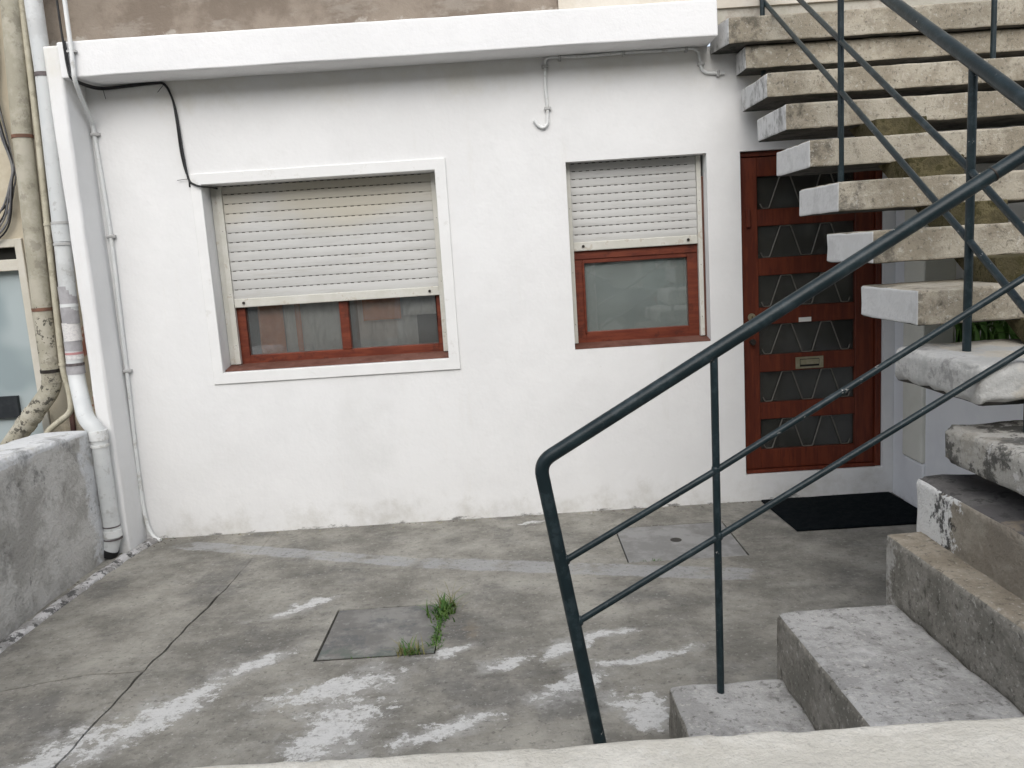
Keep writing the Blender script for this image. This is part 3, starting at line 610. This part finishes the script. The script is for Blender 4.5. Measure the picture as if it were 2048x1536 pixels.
c = thing('corner_conduit', (-3.93, 0, 0), 'thin white conduit running down the corner beside the pilaster', 'conduit')
q = MB(); q.tube(spline([(-3.842, -.275, 4.6), (-3.855, -.275, 3.30), (-3.858, -.274, 2.99), (-3.862, -.272, 2.90), (-3.866, -.264, 2.838), (-3.882, -.19, 2.765), (-3.905, -.06, 2.655), (-3.915, -.016, 2.575), (-3.905, -.014, 2.2), (-3.902, -.014, 1.9), (-3.91, -.014, 1.5), (-3.917, -.014, 1.1), (-3.928, -.014, .7), (-3.932, -.016, .33), (-3.925, -.02, .16), (-3.90, -.03, .055), (-3.86, -.045, .012), (-3.83, -.055, .006)], 6), .0125, 'pvc_white', 10); q.build('pipe', c)
for x, z in ((-3.913, 2.57), (-3.903, 1.96), (-3.916, 1.12)):
    k = MB(); k.tube([(x - .02, -.02, z), (x + .025, -.02, z)], .012, 'clip_grey', 8); k.box(x + .012, x + .03, -.03, .001, z - .008, z + .008, 'clip_grey'); k.build('clip', c)
k = MB(); k.box(-3.885, -3.835, -.276, -.247, 2.985, 2.997, 'clip_grey'); k.build('clip', c)
c = thing('black_cable', (-3.6, 0, 2.85), 'pair of black cables looping along the cornice down to the wide window', 'cable')
q = MB(); q.tube(spline([(-3.905, -.262, 4.6), (-3.905, -.262, 3.3), (-3.902, -.262, 3.02), (-3.898, -.262, 2.90), (-3.885, -.255, 2.842), (-3.865, -.12, 2.826), (-3.825, -.02, 2.828), (-3.70, -.012, 2.834), (-3.52, -.012, 2.842), (-3.46, -.012, 2.835), (-3.425, -.012, 2.77), (-3.405, -.012, 2.65), (-3.395, -.012, 2.42), (-3.380, -.014, 2.275), (-3.345, -.022, 2.238), (-3.30, -.022, 2.222), (-3.27, .05, 2.222), (-3.26, .14, 2.22)], 7), .0065, 'cable_black', 8); q.build('cable', c)
q = MB(); q.tube(spline([(-3.892, -.265, 3.05), (-3.886, -.265, 2.92), (-3.872, -.256, 2.846), (-3.852, -.12, 2.832), (-3.81, -.02, 2.836), (-3.70, -.014, 2.842), (-3.50, -.014, 2.848), (-3.445, -.014, 2.825), (-3.418, -.014, 2.74), (-3.41, -.014, 2.6), (-3.408, -.014, 2.45), (-3.396, -.014, 2.34), (-3.379, -.014, 2.275), (-3.379, -.012, 2.225)], 7), .005, 'cable_black', 8); q.build('cable', c)
for p0, p1 in (((-3.83, -.01, 2.836), (-3.815, -.02, 2.77)), ((-3.46, -.01, 2.835), (-3.50, -.02, 2.79)), ((-3.38, -.012, 2.275), (-3.45, -.014, 2.27))):
    k = MB(); k.tube([p0, p1], .0018, 'cable_black', 5); k.build('cable_tie', c)

# ================================================================== NEIGHBOUR HOUSE
nb = thing('neighbour_house', (-6, 0, 0), 'beige rendered house wall at the left edge with a pale window', 'house')
NW = (-6.2, -4.455, .35, 1.985)
holed_wall(-9.0, -3.992, -.2, 5.6, [NW], .002, .25, 'neighbour_wall').build('wall', nb)
q = MB(); q.box(-4.505, -4.458, -.012, .09, .36, 1.985, 'op_cream'); q.box(-6.2, -4.505, -.006, .09, 1.79, 1.86, 'op_cream'); q.box(-6.2, -4.505, -.006, .09, 1.935, 1.985, 'op_cream'); nwin = q.build('window', nb, bev=.003, label='pale framed window with a dark slot above the glass')
q = MB(); q.box(-6.2, -4.506, .05, .055, .36, 1.79, 'frosted'); q.build('pane', nwin)
q = MB(); q.box(-6.2, -4.506, .05, .06, 1.861, 1.934, 'gap_dark'); q.build('vent_slot', nwin)
q = MB(); q.box(-6.2, -4.45, .251, 1.6, .3, 2.1, 'op_grey'); 
r = MB(); r.add([(-6.4, .251, .2), (-4.4, .251, .2), (-4.4, .6, .2), (-6.4, .6, .2), (-6.4, .251, 2.2), (-4.4, .251, 2.2), (-4.4, .6, 2.2), (-6.4, .6, 2.2)], [(0, 1, 2, 3), (4, 7, 6, 5), (1, 5, 6, 2), (2, 6, 7, 3), (3, 7, 4, 0)], 'op_grey'); r.build('blind', nb)
q = MB(); q.box(-5.1, -4.66, .02, .048, .86, 1.0, 'pot_dark'); q.build('hatch', nwin, label='dark blue letter hatch in the lower glass')

q = MB(); q.add([(-4.185, -.02, 4.6), (-4.165, -.02, 4.6), (-4.165, .004, 4.6), (-4.185, .004, 4.6), (-4.325, -.02, .75), (-4.300, -.02, .75), (-4.300, .004, .75), (-4.325, .004, .75)], [(0, 1, 2, 3), (4, 7, 6, 5), (0, 4, 5, 1), (1, 5, 6, 2), (2, 6, 7, 3), (3, 7, 4, 0)], 'maroon'); q.build('edge_strip', nb)
# ---- downpipes
c = thing('cement_downpipe', (-4.3, -.13, 0), 'thick mottled beige downpipe with rusty bands, elbow turning left', 'downpipe')
pth = [(-4.17, -.13, 4.6), (-4.234, -.13, 3.33), (-4.285, -.13, 2.575), (-4.307, -.13, 1.99), (-4.325, -.13, 1.54), (-4.333, -.13, 1.06), (-4.60, -.15, .76), (-4.72, -.15, .62)]
q = MB(); q.tube(bend(pth, .07, 8), .056, 'pipe_cement', 20); q.build('pipe', c)
for z, x, m_ in ((2.565, -4.286, 'rust_red'), (1.545, -4.325, 'rust_red'), (1.165, -4.331, 'iron_dark'), (1.10, -4.333, 'pipe_cement')):
    k = MB(); k.tube([(x, -.13, z - .010), (x, -.13, z + .010)], .0595, m_, 20); k.build('band', c)
for t_ in (.55, .72):
    k = MB(); a = Vector((-4.333, -.13, 1.06)); bb = Vector((-4.60, -.15, .76)); p0 = a + (bb - a) * t_; dd = (bb - a).normalized(); k.tube([p0 - dd * .02, p0 + dd * .02], .061, 'pipe_cement', 20); k.build('band', c)
c = thing('thin_pipe', (-4.22, -.13, 0), 'thin beige pipe between the cement and the grey downpipes', 'pipe')
q = MB(); q.tube(bend([(-4.13, -.13, 4.6), (-4.173, -.13, 3.32), (-4.195, -.13, 2.54), (-4.225, -.13, 1.90), (-4.250, -.13, 1.32), (-4.256, -.13, 1.15), (-4.236, -.13, 1.04), (-4.238, -.13, .90), (-4.40, -.15, .79), (-4.5, -.16, .6)], .05, 6), .0185, 'pipe_beige', 12); q.build('pipe', c)
for z, x in ((2.05, -4.217), (1.20, -4.254)):
    k = MB(); k.tube([(x, -.13, z - .008), (x, -.13, z + .008)], .023, 'pipe_beige', 12); k.build('clip', c)
c = thing('grey_downpipe', (-4.05, -.3, 0), 'grey plastic downpipe with offset elbow running down into the drain', 'downpipe')
q = MB(); gy = -.17
q.tube(bend([(-4.06, gy, 4.6), (-4.085, gy, 3.3), (-4.085, gy, 2.9), (-4.115, gy, 2.06), (-4.135, gy, 1.6), (-4.158, gy, 1.12), (-4.075, -.29, .875), (-4.005, -.305, .80), (-4.005, -.305, .14), (-4.035, -.31, .045)], .06, 7), .049, 'pvc_grey', 20); q.build('pipe', c)
def coll(x, y, z, h, m_, rr=.0535):
    k = MB(); k.tube([(x, y, z - h), (x, y, z + h)], rr, m_, 20); return k.build('collar', c)
coll(-4.0855, gy, 2.895, .012, 'clip_dark', .052); coll(-4.116, gy, 2.05, .008, 'clip_grey'); coll(-4.118, gy, 1.99, .05, 'pvc_grey', .0525); coll(-4.12, gy, 1.925, .007, 'clip_grey', .054)
coll(-4.136, gy, 1.62, .055, 'tape_grey', .0505); coll(-4.137, gy, 1.56, .010, 'pvc_white', .0515); coll(-4.140, gy, 1.50, .05, 'tape_grey', .0505); coll(-4.144, gy, 1.40, .055, 'label_white', .0507); coll(-4.148, gy, 1.315, .03, 'tape_grey', .0505)
coll(-4.149, gy, 1.268, .007, 'label_red', .0512); coll(-4.150, gy, 1.245, .014, 'label_white', .0512); coll(-4.153, gy, 1.20, .008, 'clip_dark', .053); coll(-4.154, gy, 1.165, .025, 'tape_grey', .0535)
coll(-4.005, -.305, .775, .03, 'pvc_white', .054); coll(-4.005, -.305, .71, .008, 'pvc_white', .054); coll(-4.005, -.305, .20, .004, 'clip_dark', .0505); coll(-4.005, -.305, .155, .022, 'pvc_white', .055); coll(-4.007, -.305, .12, .004, 'clip_dark', .0555)
k = MB(); k.tube([(-4.03, -.308, .052), (-4.05, -.311, .012)], .052, 'cable_black', 20); k.build('outlet', c)
c = thing('cable_bundle', (-4.45, -.03, 2.3), 'bundle of grey and black cables sagging on the beige wall', 'cable')
for i in range(7):
    rr = random.Random(i); dx = rr.uniform(-.02, .02)
    q = MB(); q.tube(spline([(-4.40 + dx, -.02 - .006 * i, 4.5), (-4.43 + dx, -.02 - .006 * i, 3.2), (-4.47 + dx, -.025 - .006 * i, 2.85), (-4.45 + dx, -.03 - .005 * i, 2.6), (-4.425 + dx * .4, -.035, 2.42), (-4.44 + dx, -.035 - .004 * i, 2.30 + .02 * rr.random()), (-4.52 + dx, -.035, 2.18 - .02 * i), (-4.66, -.03, 2.10 - .025 * i), (-4.85, -.02, 2.09 - .03 * i)], 6), .004 + .0025 * rr.random(), ['cable_black', 'cable_grey', 'cable_grey'][i % 3], 6); q.build('cable', c)

# ================================================================== DIVIDING WALL, KERB, STREET WALL, SIDE WALL
def dw(q):
    t = max(0, min(1, (-.29 - q.y) / .9)); q.z = q.z * (1 + .05 * t) if q.z > 0 else q.z; q.x += .012 * noise.noise(q * 1.3) ; return q
link('dividing_wall', rough_box(-4.36, -4.05, -3.68, -.285, -.25, .812, {'*': 'divider'}, .07, .022, .006, 7, 11, dw, .008), None, 'stained grey plaster garden wall with pale top at the left edge', 'wall')
q = MB(); kp = [(-4.06, -3.6), (-4.03, -2.6), (-3.997, -1.51), (-3.962, -.717), (-3.925, -.28), (-3.885, -.06)]
kp = spline([(x, y_, 0) for x, y_ in kp], 26); vs = []; fs = []; nr = 9
for i, p0 in enumerate(kp):
    wd = .038 + .014 * noise.noise(Vector((p0.y * 9, 0, 2))); ht = .026 + .014 * noise.noise(Vector((p0.y * 7, 5, 2))) + .006 * noise.noise(Vector((p0.y * 40, 5, 2)))
    for k in range(nr):
        a = math.pi * k / (nr - 1); j = .006 * noise.noise(Vector((p0.y * 25, k * .9, 7))); vs.append((p0.x - math.cos(a) * (wd + j), p0.y, -.004 + math.sin(a) * (ht + j)))
for i in range(len(kp) - 1):
    for k in range(nr - 1): fs.append((i * nr + k, i * nr + k + 1, (i + 1) * nr + k + 1, (i + 1) * nr + k))
q.add(vs, fs, 'kerb_mortar', True); q.build('mortar_kerb', None, label='rough whitish mortar ridge along the foot of the stained wall', cat='kerb')
def sw(q):
    if q.y > -3.75 and q.z > .3:
        q.y += .012 * noise.noise(Vector((q.x * 4, 0, 1))) + .006 * noise.noise(Vector((q.x * 17, 0, 5)))
    if q.z > .5: q.z += .006 * noise.noise(Vector((q.x * 3, q.y * 6, 3)))
    return q
link('street_wall', rough_box(-4.4, 3.2, -3.935, -3.675, -.3, .72, {'*': 'street_wall'}, .045, .016, .0022, 16, 21, sw), None, 'cream concrete wall top in the foreground beside the street', 'wall')
sidew = thing('side_wall', (.97, -.7, 0), 'white side wall with narrow pilaster beside the door, under the stairs', 'wall')
link('wall', rough_box(.953, 1.10, -2.05, -.002, -.2, .86, {'*': 'plaster_cool', '+z': 'step_dark'}, .12, .01, .002, 5, 31), sidew)
link('pilaster', rough_box(.930, 1.12, -.42, -.175, .30, 2.19, {'*': 'plaster_warm'}, .12, .01, .002, 5, 32), sidew)
link('pilaster_base', rough_box(.938, 1.12, -.425, -.185, -.1, .299, {'*': 'plaster_cool'}, .12, .01, .002, 5, 33), sidew)
link('upper_wall', rough_box(.956, 1.10, -.174, -.003, .861, 2.6, {'*': 'plaster_cool'}, .12, .01, .002, 5, 34), sidew)
bw_ = thing('boundary_wall', (2.9, -1.8, 0), 'plain pale wall on the far side of the stairs', 'wall')
link('wall', rough_box(2.8, 3.0, -3.67, -.003, -.2, 2.3, {'*': 'plaster_warm'}, .3, .012, .003, 3, 35), bw_)

# ================================================================== STAIRCASE
stairs = thing('staircase', (.2, -2.6, 0), 'weathered concrete staircase turning up past the door to the terrace', 'staircase')
NEAR = -3.66
def shear(dx, x0=0): 
    def f(q): q.x += dx * (-2.6 - q.y); return q
    return f
link('step', rough_box(-1.014, -.618, NEAR, -2.605, -.1, .222, {'*': 'riser_dirty', '+z': 'step_grey'}, .05, .016, .003, 10, 41, shear(.02)), stairs, 'lowest grey step')
link('step', rough_box(-.627, -.212, NEAR, -2.555, -.1, .443, {'*': 'riser_dirty', '+z': 'step_grey'}, .05, .018, .003, 10, 42, shear(.03)), stairs, 'second step, pale grey')
link('step', rough_box(-.210, .9, NEAR, -2.460, -.1, .662, {'*': 'riser_dirty', '+z': 'step_brown'}, .05, .018, .003, 10, 43, shear(.03)), stairs, 'third step, brownish top')
link('step', rough_box(-.092, 1.0, NEAR, -2.432, -.1, .850, {'*': 'riser_peel', '+z': 'step_dark', '+y': 'plaster_cool'}, .05, .02, .005, 10, 44), stairs, 'step with top coloured dark as shade and peeling white paint')
TH = .128
def zk(k): return 1.4805 + (k - 7) * .219
def yk(k): return -2.2487 + (k - 7) * .339
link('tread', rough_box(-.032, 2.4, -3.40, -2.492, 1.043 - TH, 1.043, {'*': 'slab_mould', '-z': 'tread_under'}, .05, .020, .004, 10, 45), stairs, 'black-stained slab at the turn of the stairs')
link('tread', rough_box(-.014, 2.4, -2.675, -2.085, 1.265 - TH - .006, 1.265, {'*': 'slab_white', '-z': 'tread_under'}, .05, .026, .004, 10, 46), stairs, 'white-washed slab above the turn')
for k in range(7, 14):
    far = min(yk(k) + .486, -.004); jx = random.uniform(-.012, .012)
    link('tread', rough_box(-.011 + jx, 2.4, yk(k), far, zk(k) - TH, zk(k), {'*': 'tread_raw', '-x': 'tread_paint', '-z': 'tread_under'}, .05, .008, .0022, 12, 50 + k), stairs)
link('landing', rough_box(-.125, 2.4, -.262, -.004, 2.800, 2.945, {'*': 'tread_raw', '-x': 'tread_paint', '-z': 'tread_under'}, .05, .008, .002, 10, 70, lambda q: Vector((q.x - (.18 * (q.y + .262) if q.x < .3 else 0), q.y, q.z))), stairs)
link('terrace_edge', rough_box(-.175, 4.0, -.028, .02, 2.9455, 3.6, {'*': 'terrace_edge'}, .08, .008, .002, 8, 71), stairs)
yl = lambda z: -1.45 + (z - 1.781) / .634
for k in range(5, 11):
    z0_ = (1.043 if k == 5 else 1.265 if k == 6 else zk(k)) - .004; z1_ = (1.265 - .006 if k == 5 else zk(k + 1)) - TH + .004; yf = (-2.86 if k == 5 else -2.42 if k == 6 else yk(k) + .15)
    sg = MB(); sg.prism([(yf, z0_), (yl(z0_), z0_), (yl(z1_), z1_), (yf + .01, z1_)], 0, .37 + random.uniform(-.01, .01), .61, 'stringer_moss'); sg.build('support_block', stairs, bev=.004)

# ---- railings
rail = thing('stair_railing', (-.5, -2.67, 0), 'dark blue-green metal railing with bent handrail along the stairs', 'railing')
RY = -2.67; RX = .13
q = MB(); q.tube(bend([(-1.247, RY, -.01), (-1.404, RY, 1.045), (.145, RY, 1.925)], .045, 8), .0225, 'rail_paint', 18); q.build('handrail', rail)
q = MB(); dv = Vector((1.55, 0, .88)).normalized(); p0 = Vector((.01, RY, 1.848)); q.tube([p0 - dv * .002, p0 + dv * .003], .0242, 'iron_dark', 18); q.build('joint_ring', rail)
q = MB(); q.tube([(RX, -2.69, 2.022), (RX, -2.618, 2.066), (RX, -1.719, 2.608), (RX, -.1, 3.585)], .0235, 'rail_paint', 18); q.build('handrail', rail)
def bar(pts, wy, wz, name='rail', par=rail):
    q = MB(); q.tube(pts, wy, 'rail_paint', 8); return q.build(name, par)
bar([(-1.335, RY, .717), (-.848, RY, .981), (.145, RY, 1.548)], .0115, 0); bar([(-1.303, RY, .505), (-.841, RY, .764), (.145, RY, 1.319)], .0115, 0)
bar([(RX, -2.67, 1.656), (RX, -2.313, 1.898), (RX, -.697, 2.898), (RX, -.02, 3.318)], .0125, 0); bar([(RX, -2.67, 1.427), (RX, -2.324, 1.655), (RX, -.071, 3.076), (RX, -.02, 3.108)], .0125, 0)
bar([(-.848, RY, .20), (-.843, RY, 1.345)], .0125, 0, 'post')
bar([(.146, RY, 1.03), (.146, RY, 2.04)], .0150, 0, 'post'); bar([(RX, -2.335, 1.25), (RX, -2.335, 2.225)], .0150, 0, 'post')
bar([(RX, -1.225, 1.90), (RX, -1.225, 2.89)], .0150, 0, 'post'); bar([(RX - .02, -.13, 2.56), (RX - .02, -.13, 3.56)], .0150, 0, 'post')
for p_ in ((-.846, RY, .984), (-.842, RY, .765), (-.845, RY, 1.355), (-1.338, RY, .716), (-1.305, RY, .504), (RX, -2.335, 1.895), (RX, -2.335, 1.65), (RX, -1.225, 2.57), (RX, -1.225, 2.345), (RX, -1.225, 2.90), (RX, -2.335, 2.235)):
    q = MB(); P_ = Vector(p_); q.tube([P_ + Vector((0, 0, dz_)) for dz_ in (-.017, -.011, 0, .011, .017)], [.006, .0125, .0145, .0125, .006], 'rail_paint', 10); q.build('weld', rail)
rail2 = thing('stair_railing', (1.25, -1.2, 1.2), 'dark metal railing on the right-hand side of the upper stairs', 'railing')
for y_, z0 in ((-.50, 2.57), (-1.6, 1.91), (-2.6, 1.26)): bar([(1.25, y_, z0), (1.25, y_, z0 + .98)], .015, 0, 'post', rail2)
bar([(1.25, -2.7, 2.17), (1.25, -.05, 3.84)], .0235, 0, 'handrail', rail2)

# ================================================================== SMALL THINGS IN THE YARD
q = MB(); x0, x1, y0, y1 = MH1; q.box(x0, x1, y0, y1, -.034, -.005, 'dark_groove'); q.box(x0 + .001, x1 - .001, y0 + .001, y1 - .001, -.0049, -.001, 'lid_grey'); q.build('manhole_cover', None, label='grey square inspection cover with weeds along its edge', cat='manhole cover')
c = thing('manhole_cover', (-.58, -.64, 0), 'pale inspection cover with small round hole near the doormat', 'manhole cover')
x0, x1, y0, y1 = MH2; q = MB(); q.box(x0, x1, y0, y1, -.034, 0.0, 'lid_pale'); q.build('lid', c, bev=.003)
q = MB(); q.tube([(-.591, -.627, .0005), (-.591, -.627, .002)], .033, 'iron_dark', 18); q.build('lifting_hole', c)
link('doormat', rough_box(.098, .930, -.622, -.030, .001, .017, {'*': 'mat_black'}, .06, .005, .0012, 14, 61, lambda q: Vector((q.x + .05 * (q.y + .3) * -1, q.y, q.z))), None, 'large black doormat lying on the concrete before the door', 'doormat')

def blades(n, cx, cy, rx, ry, h, m_, seed, wd=.0022, z0=-.01):
    rr = random.Random(seed); mb = MB()
    for i in range(n):
        x, y_ = cx + rr.gauss(0, rx), cy + rr.gauss(0, ry); a = rr.uniform(0, 6.28); hh = h * rr.uniform(.35, 1.15); ln = rr.uniform(.25, 1.2) * hh; ww = wd * rr.uniform(.7, 2.0)
        dx, dy = math.cos(a), math.sin(a); px, py = -dy * ww, dx * ww; vs = []; N_ = 4
        for k in range(N_ + 1):
            t = k / N_; o = ln * t * t; zz = z0 + hh * (t - .35 * t * t * (ln / hh)); w_ = (1 - t) ** .7
            vs += [(x + dx * o - px * w_, y_ + dy * o - py * w_, zz), (x + dx * o + px * w_, y_ + dy * o + py * w_, zz)]
        mb.add(vs, [(2 * k, 2 * k + 1, 2 * k + 3, 2 * k + 2) for k in range(N_)], m_, True)
    return mb
def weed(name, specs, label):
    mb = MB()
    for s in specs:
        t = blades(*s); o = len(mb.v); mb.v += t.v
        for f_, m_, sm in zip(t.f, t.m, t.sm): mb.f.append([i + o for i in f_]); mb.m.append(mb.mi(t.mats[m_])); mb.sm.append(sm)
    link(name, mb.mesh(name, False), None, label, 'weeds', 'weeds in the paving joints', 'stuff')
weed('weed_clump', [(130, -1.878, -1.43, .030, .05, .10, 'weed_green', 1, .0036), (40, -1.87, -1.36, .03, .03, .15, 'weed_dry', 2, .0014), (90, -1.892, -1.60, .012, .07, .045, 'weed_green', 3, .003), (70, -1.895, -1.72, .010, .05, .035, 'weed_green', 8, .003)], 'dark green weed clump on the right edge of the grey cover')
weed('weed_clump', [(45, -2.0, -1.822, .030, .010, .085, 'weed_green', 4, .0026), (50, -2.01, -1.825, .035, .012, .09, 'weed_dry', 5, .0018), (24, -2.14, -1.827, .07, .006, .020, 'weed_green', 6, .002)], 'yellow-green grass tuft on the near edge of the grey cover')
weed('weed_clump', [(26, -.79, -.925, .05, .005, .03, 'weed_green', 7, .002)], 'tiny weeds on the near edge of the pale cover')
weed('weed_clump', [(16, -3.86, -.035, .05, .012, .025, 'weed_green', 17, .002)], 'tiny weeds where the corner conduit meets the floor')

rr = random.Random(12); q = MB()
for i in range(170):
    if i < 95: x, y_ = rr.uniform(-3.9, .95), -.012 - abs(rr.gauss(0, .025))
    elif i < 135: y_ = rr.uniform(-2.4, -.1); x = -4.0 + .03 * rr.random() + (-.045 if y_ < -.6 else .02)
    else: x, y_ = rr.gauss(-3.9, .08), -abs(rr.gauss(0, .10)) - .01
    a = rr.uniform(0, 6.28); L_ = rr.uniform(.003, .011); W_ = L_ * rr.uniform(.3, .8); h_ = rr.uniform(.001, .005); ca_, sa_ = math.cos(a), math.sin(a); z_ = .0005
    P4 = [(x + ca_ * L_, y_ + sa_ * L_), (x - sa_ * W_, y_ + ca_ * W_), (x - ca_ * L_, y_ - sa_ * L_), (x + sa_ * W_, y_ - ca_ * W_)]
    q.add([(px_, py_, z_) for px_, py_ in P4] + [(x, y_, z_ + h_)], [(0, 1, 4), (1, 2, 4), (2, 3, 4), (3, 0, 4)], rr.choice(['soil', 'soil', 'kerb_mortar', 'weed_dry']))
link('grit', q.mesh('grit', False), None, 'scattered dark grit and crumbs along the foot of the walls', 'grit', None, 'stuff')

# plant behind the stairs
pl = thing('potted_plant', (1.20, -.95, .86), 'strap-leaved green plant in a dark trough seen between the treads', 'plant')
q = MB(); q.prism([(1.115, .862), (1.30, .862), (1.33, 1.02), (1.11, 1.02)], 1, -1.25, -.43, 'pot_dark'); q.build('trough', pl, bev=.008)
q = MB(); q.box(1.125, 1.315, -1.235, -.445, 1.0205, 1.026, 'soil'); q.build('soil', pl)
rr = random.Random(5)
for i in range(70):
    x, y_ = rr.uniform(1.12, 1.24), rr.uniform(-1.15, -.35); a = rr.uniform(0, 6.28); ln = rr.uniform(.10, .26); hh = rr.uniform(.18, .40); ww = rr.uniform(.010, .018); dx, dy = math.cos(a), math.sin(a); vs = []; N_ = 7
    for k in range(N_ + 1):
        t = k / N_; o = ln * t ** 1.5; zz = 1.02 + hh * (1.7 * t - 1.1 * t * t); w_ = ww * math.sin(math.pi * min(1, .18 + .82 * t)) ** .6 if t < 1 else .0004
        vs += [(x + dx * o + dy * w_, y_ + dy * o - dx * w_, zz + w_ * .35), (x + dx * o, y_ + dy * o, zz), (x + dx * o - dy * w_, y_ + dy * o + dx * w_, zz + w_ * .35)]
    q = MB(); q.add(vs, [f_ for k in range(N_) for f_ in ((3 * k, 3 * k + 1, 3 * k + 4, 3 * k + 3), (3 * k + 1, 3 * k + 2, 3 * k + 5, 3 * k + 4))], 'leaf_green', True); link('leaf', q.mesh('leaf', False), pl)

# ================================================================== ACROSS THE STREET (seen in the window glass)
def opp(x0, x1, h, m_, label, doors, wins):
    t = thing('street_house', ((x0 + x1) / 2, -11.2, 0), label, 'house', 'houses across the street')
    q = MB(); q.box(x0, x1, -16, -11.1, -.3, h, m_); q.build('wall', t)
    q = MB(); q.prism([(-16.2, h + .001), (-10.8, h + .001), (-13.5, h + 1.5)], 0, x0 - .002, x1 + .002, 'roof_tile'); q.build('roof', t)
    for a, bb, zt, mm in doors:
        q = MB(); q.box(a, bb, -11.099, -11.04, .151, zt, mm)
        if mm == 'op_metal':
            n = int((bb - a) / .12)
            for i in range(n): q.box(a + .12 * i + .02, a + .12 * i + .08, -11.0395, -11.015, .16, zt - .02, mm)
        q.build('door', t)
    for a, bb, za, zb in wins:
        q = MB(); q.box(a, bb, -11.099, -11.05, za, zb, 'op_cream'); f_ = q.build('window', t); q = MB(); q.box(a + .07, bb - .07, -11.049, -11.045, za + .07, zb - .07, 'car_glass'); q.build('pane', f_)
opp(-14, -6.55, 5.6, 'op_grey', 'grey house across the street', [(-10, -9, 2.2, 'wood_red')], [(-13.4, -12, 1.1, 2.3), (-13, -12, 3.6, 5), (-8.9, -7.7, 3.6, 5)])
opp(-6.55, -4.6, 5.2, 'op_cream', 'narrow cream house with orange door across the street', [(-6.5, -6.05, 2.3, 'op_orange')], [(-5.9, -5.0, 3.4, 4.7)])
opp(-4.6, -2.6, 5.8, 'op_orange', 'orange house with metal shutter across the street', [(-3.75, -2.75, 2.4, 'op_metal')], [(-4.4, -3.4, 3.6, 5)])
opp(-2.6, 3.5, 5.5, 'op_green', 'long grey-green house across the street', [(-2.1, -.7, 2.4, 'op_metal'), (.2, 1.2, 2.2, 'op_cream')], [(1.7, 2.9, 1.1, 2.3), (-2.2, -1, 3.5, 4.9), (.4, 1.6, 3.5, 4.9)])
opp(3.5, 12, 6.0, 'op_cream', 'wide cream house across the street', [(5, 6, 2.3, 'wood_red')], [(7, 8.4, 1.1, 2.3), (9.4, 10.8, 1.1, 2.3), (4.4, 5.6, 3.6, 5), (7, 8.2, 3.6, 5)])
def car(x, y, label):
    t = thing('parked_car', (x, y, .03), label, 'car')
    prof = [(-2.0, .28), (-2.05, .55), (-1.95, .80), (-1.15, .92), (-.55, 1.38), (.75, 1.42), (1.45, 1.0), (1.98, .92), (2.05, .55), (1.98, .28)]
    mb = MB(); n = len(prof); vs = []
    for yy, s in ((-.86, .97), (-.80, 1.0), (.80, 1.0), (.86, .97)):
        for px, pz in prof:
            ins = 0
            if pz > 1.2: ins = .16 if abs(yy) > .82 else .10
            vs.append((x + px * s, y + (yy - ins if yy > 0 else yy + ins), .03 + (pz if abs(yy) < .82 else .28 + (pz - .28) * .97)))
    fs = [tuple(range(n))[::-1], tuple(range(3 * n, 4 * n))]
    for r_ in range(3):
        for i in range(n): fs.append((r_ * n + i, r_ * n + (i + 1) % n, (r_ + 1) * n + (i + 1) % n, (r_ + 1) * n + i))
    mb.add(vs, fs, 'car_paint', True); body = mb.build('body', t)
    for s in (-1, 1):
        for pts in ([(-1.02, .97), (-.52, 1.33), (.05, 1.35), (.05, .98)], [(.11, .98), (.11, 1.35), (.70, 1.36), (1.28, 1.02)]):
            q = MB(); vs = []
            for px, pz in pts: vs.append((x + px, y + s * (.875 - .19 * (pz - .97) / .4), .03 + pz))
            vs2 = [(a, b_ - s * .03, c_) for a, b_, c_ in vs]
            q.add(vs + vs2, [(0, 1, 2, 3), (7, 6, 5, 4), (0, 4, 5, 1), (1, 5, 6, 2), (2, 6, 7, 3), (3, 7, 4, 0)], 'car_glass'); q.build('side_window', t)
        for wx in (-1.28, 1.28):
            q = MB(); q.tube([(x + wx, y + s * .62, .34), (x + wx, y + s * .80, .34), (x + wx, y + s * .885, .34)], [.31, .31, .295], 'rubber', 28); wh = q.build('wheel', t)
            q = MB(); q.tube([(x + wx, y + s * .886, .34), (x + wx, y + s * .895, .34)], .20, 'alloy', 20); q.build('rim', wh)
        q = MB(); q.box(x - 2.03, x - 1.93, y + s * .62 - .14, y + s * .62 + .14, .68, .80, 'alloy'); q.build('headlight', t)
        q = MB(); q.box(x + 1.94, x + 2.04, y + s * .66 - .10, y + s * .66 + .10, .70, .88, 'lamp_red'); q.build('tail_light', t)
car(-1.15, -8.6, 'dark blue car parked across the street')
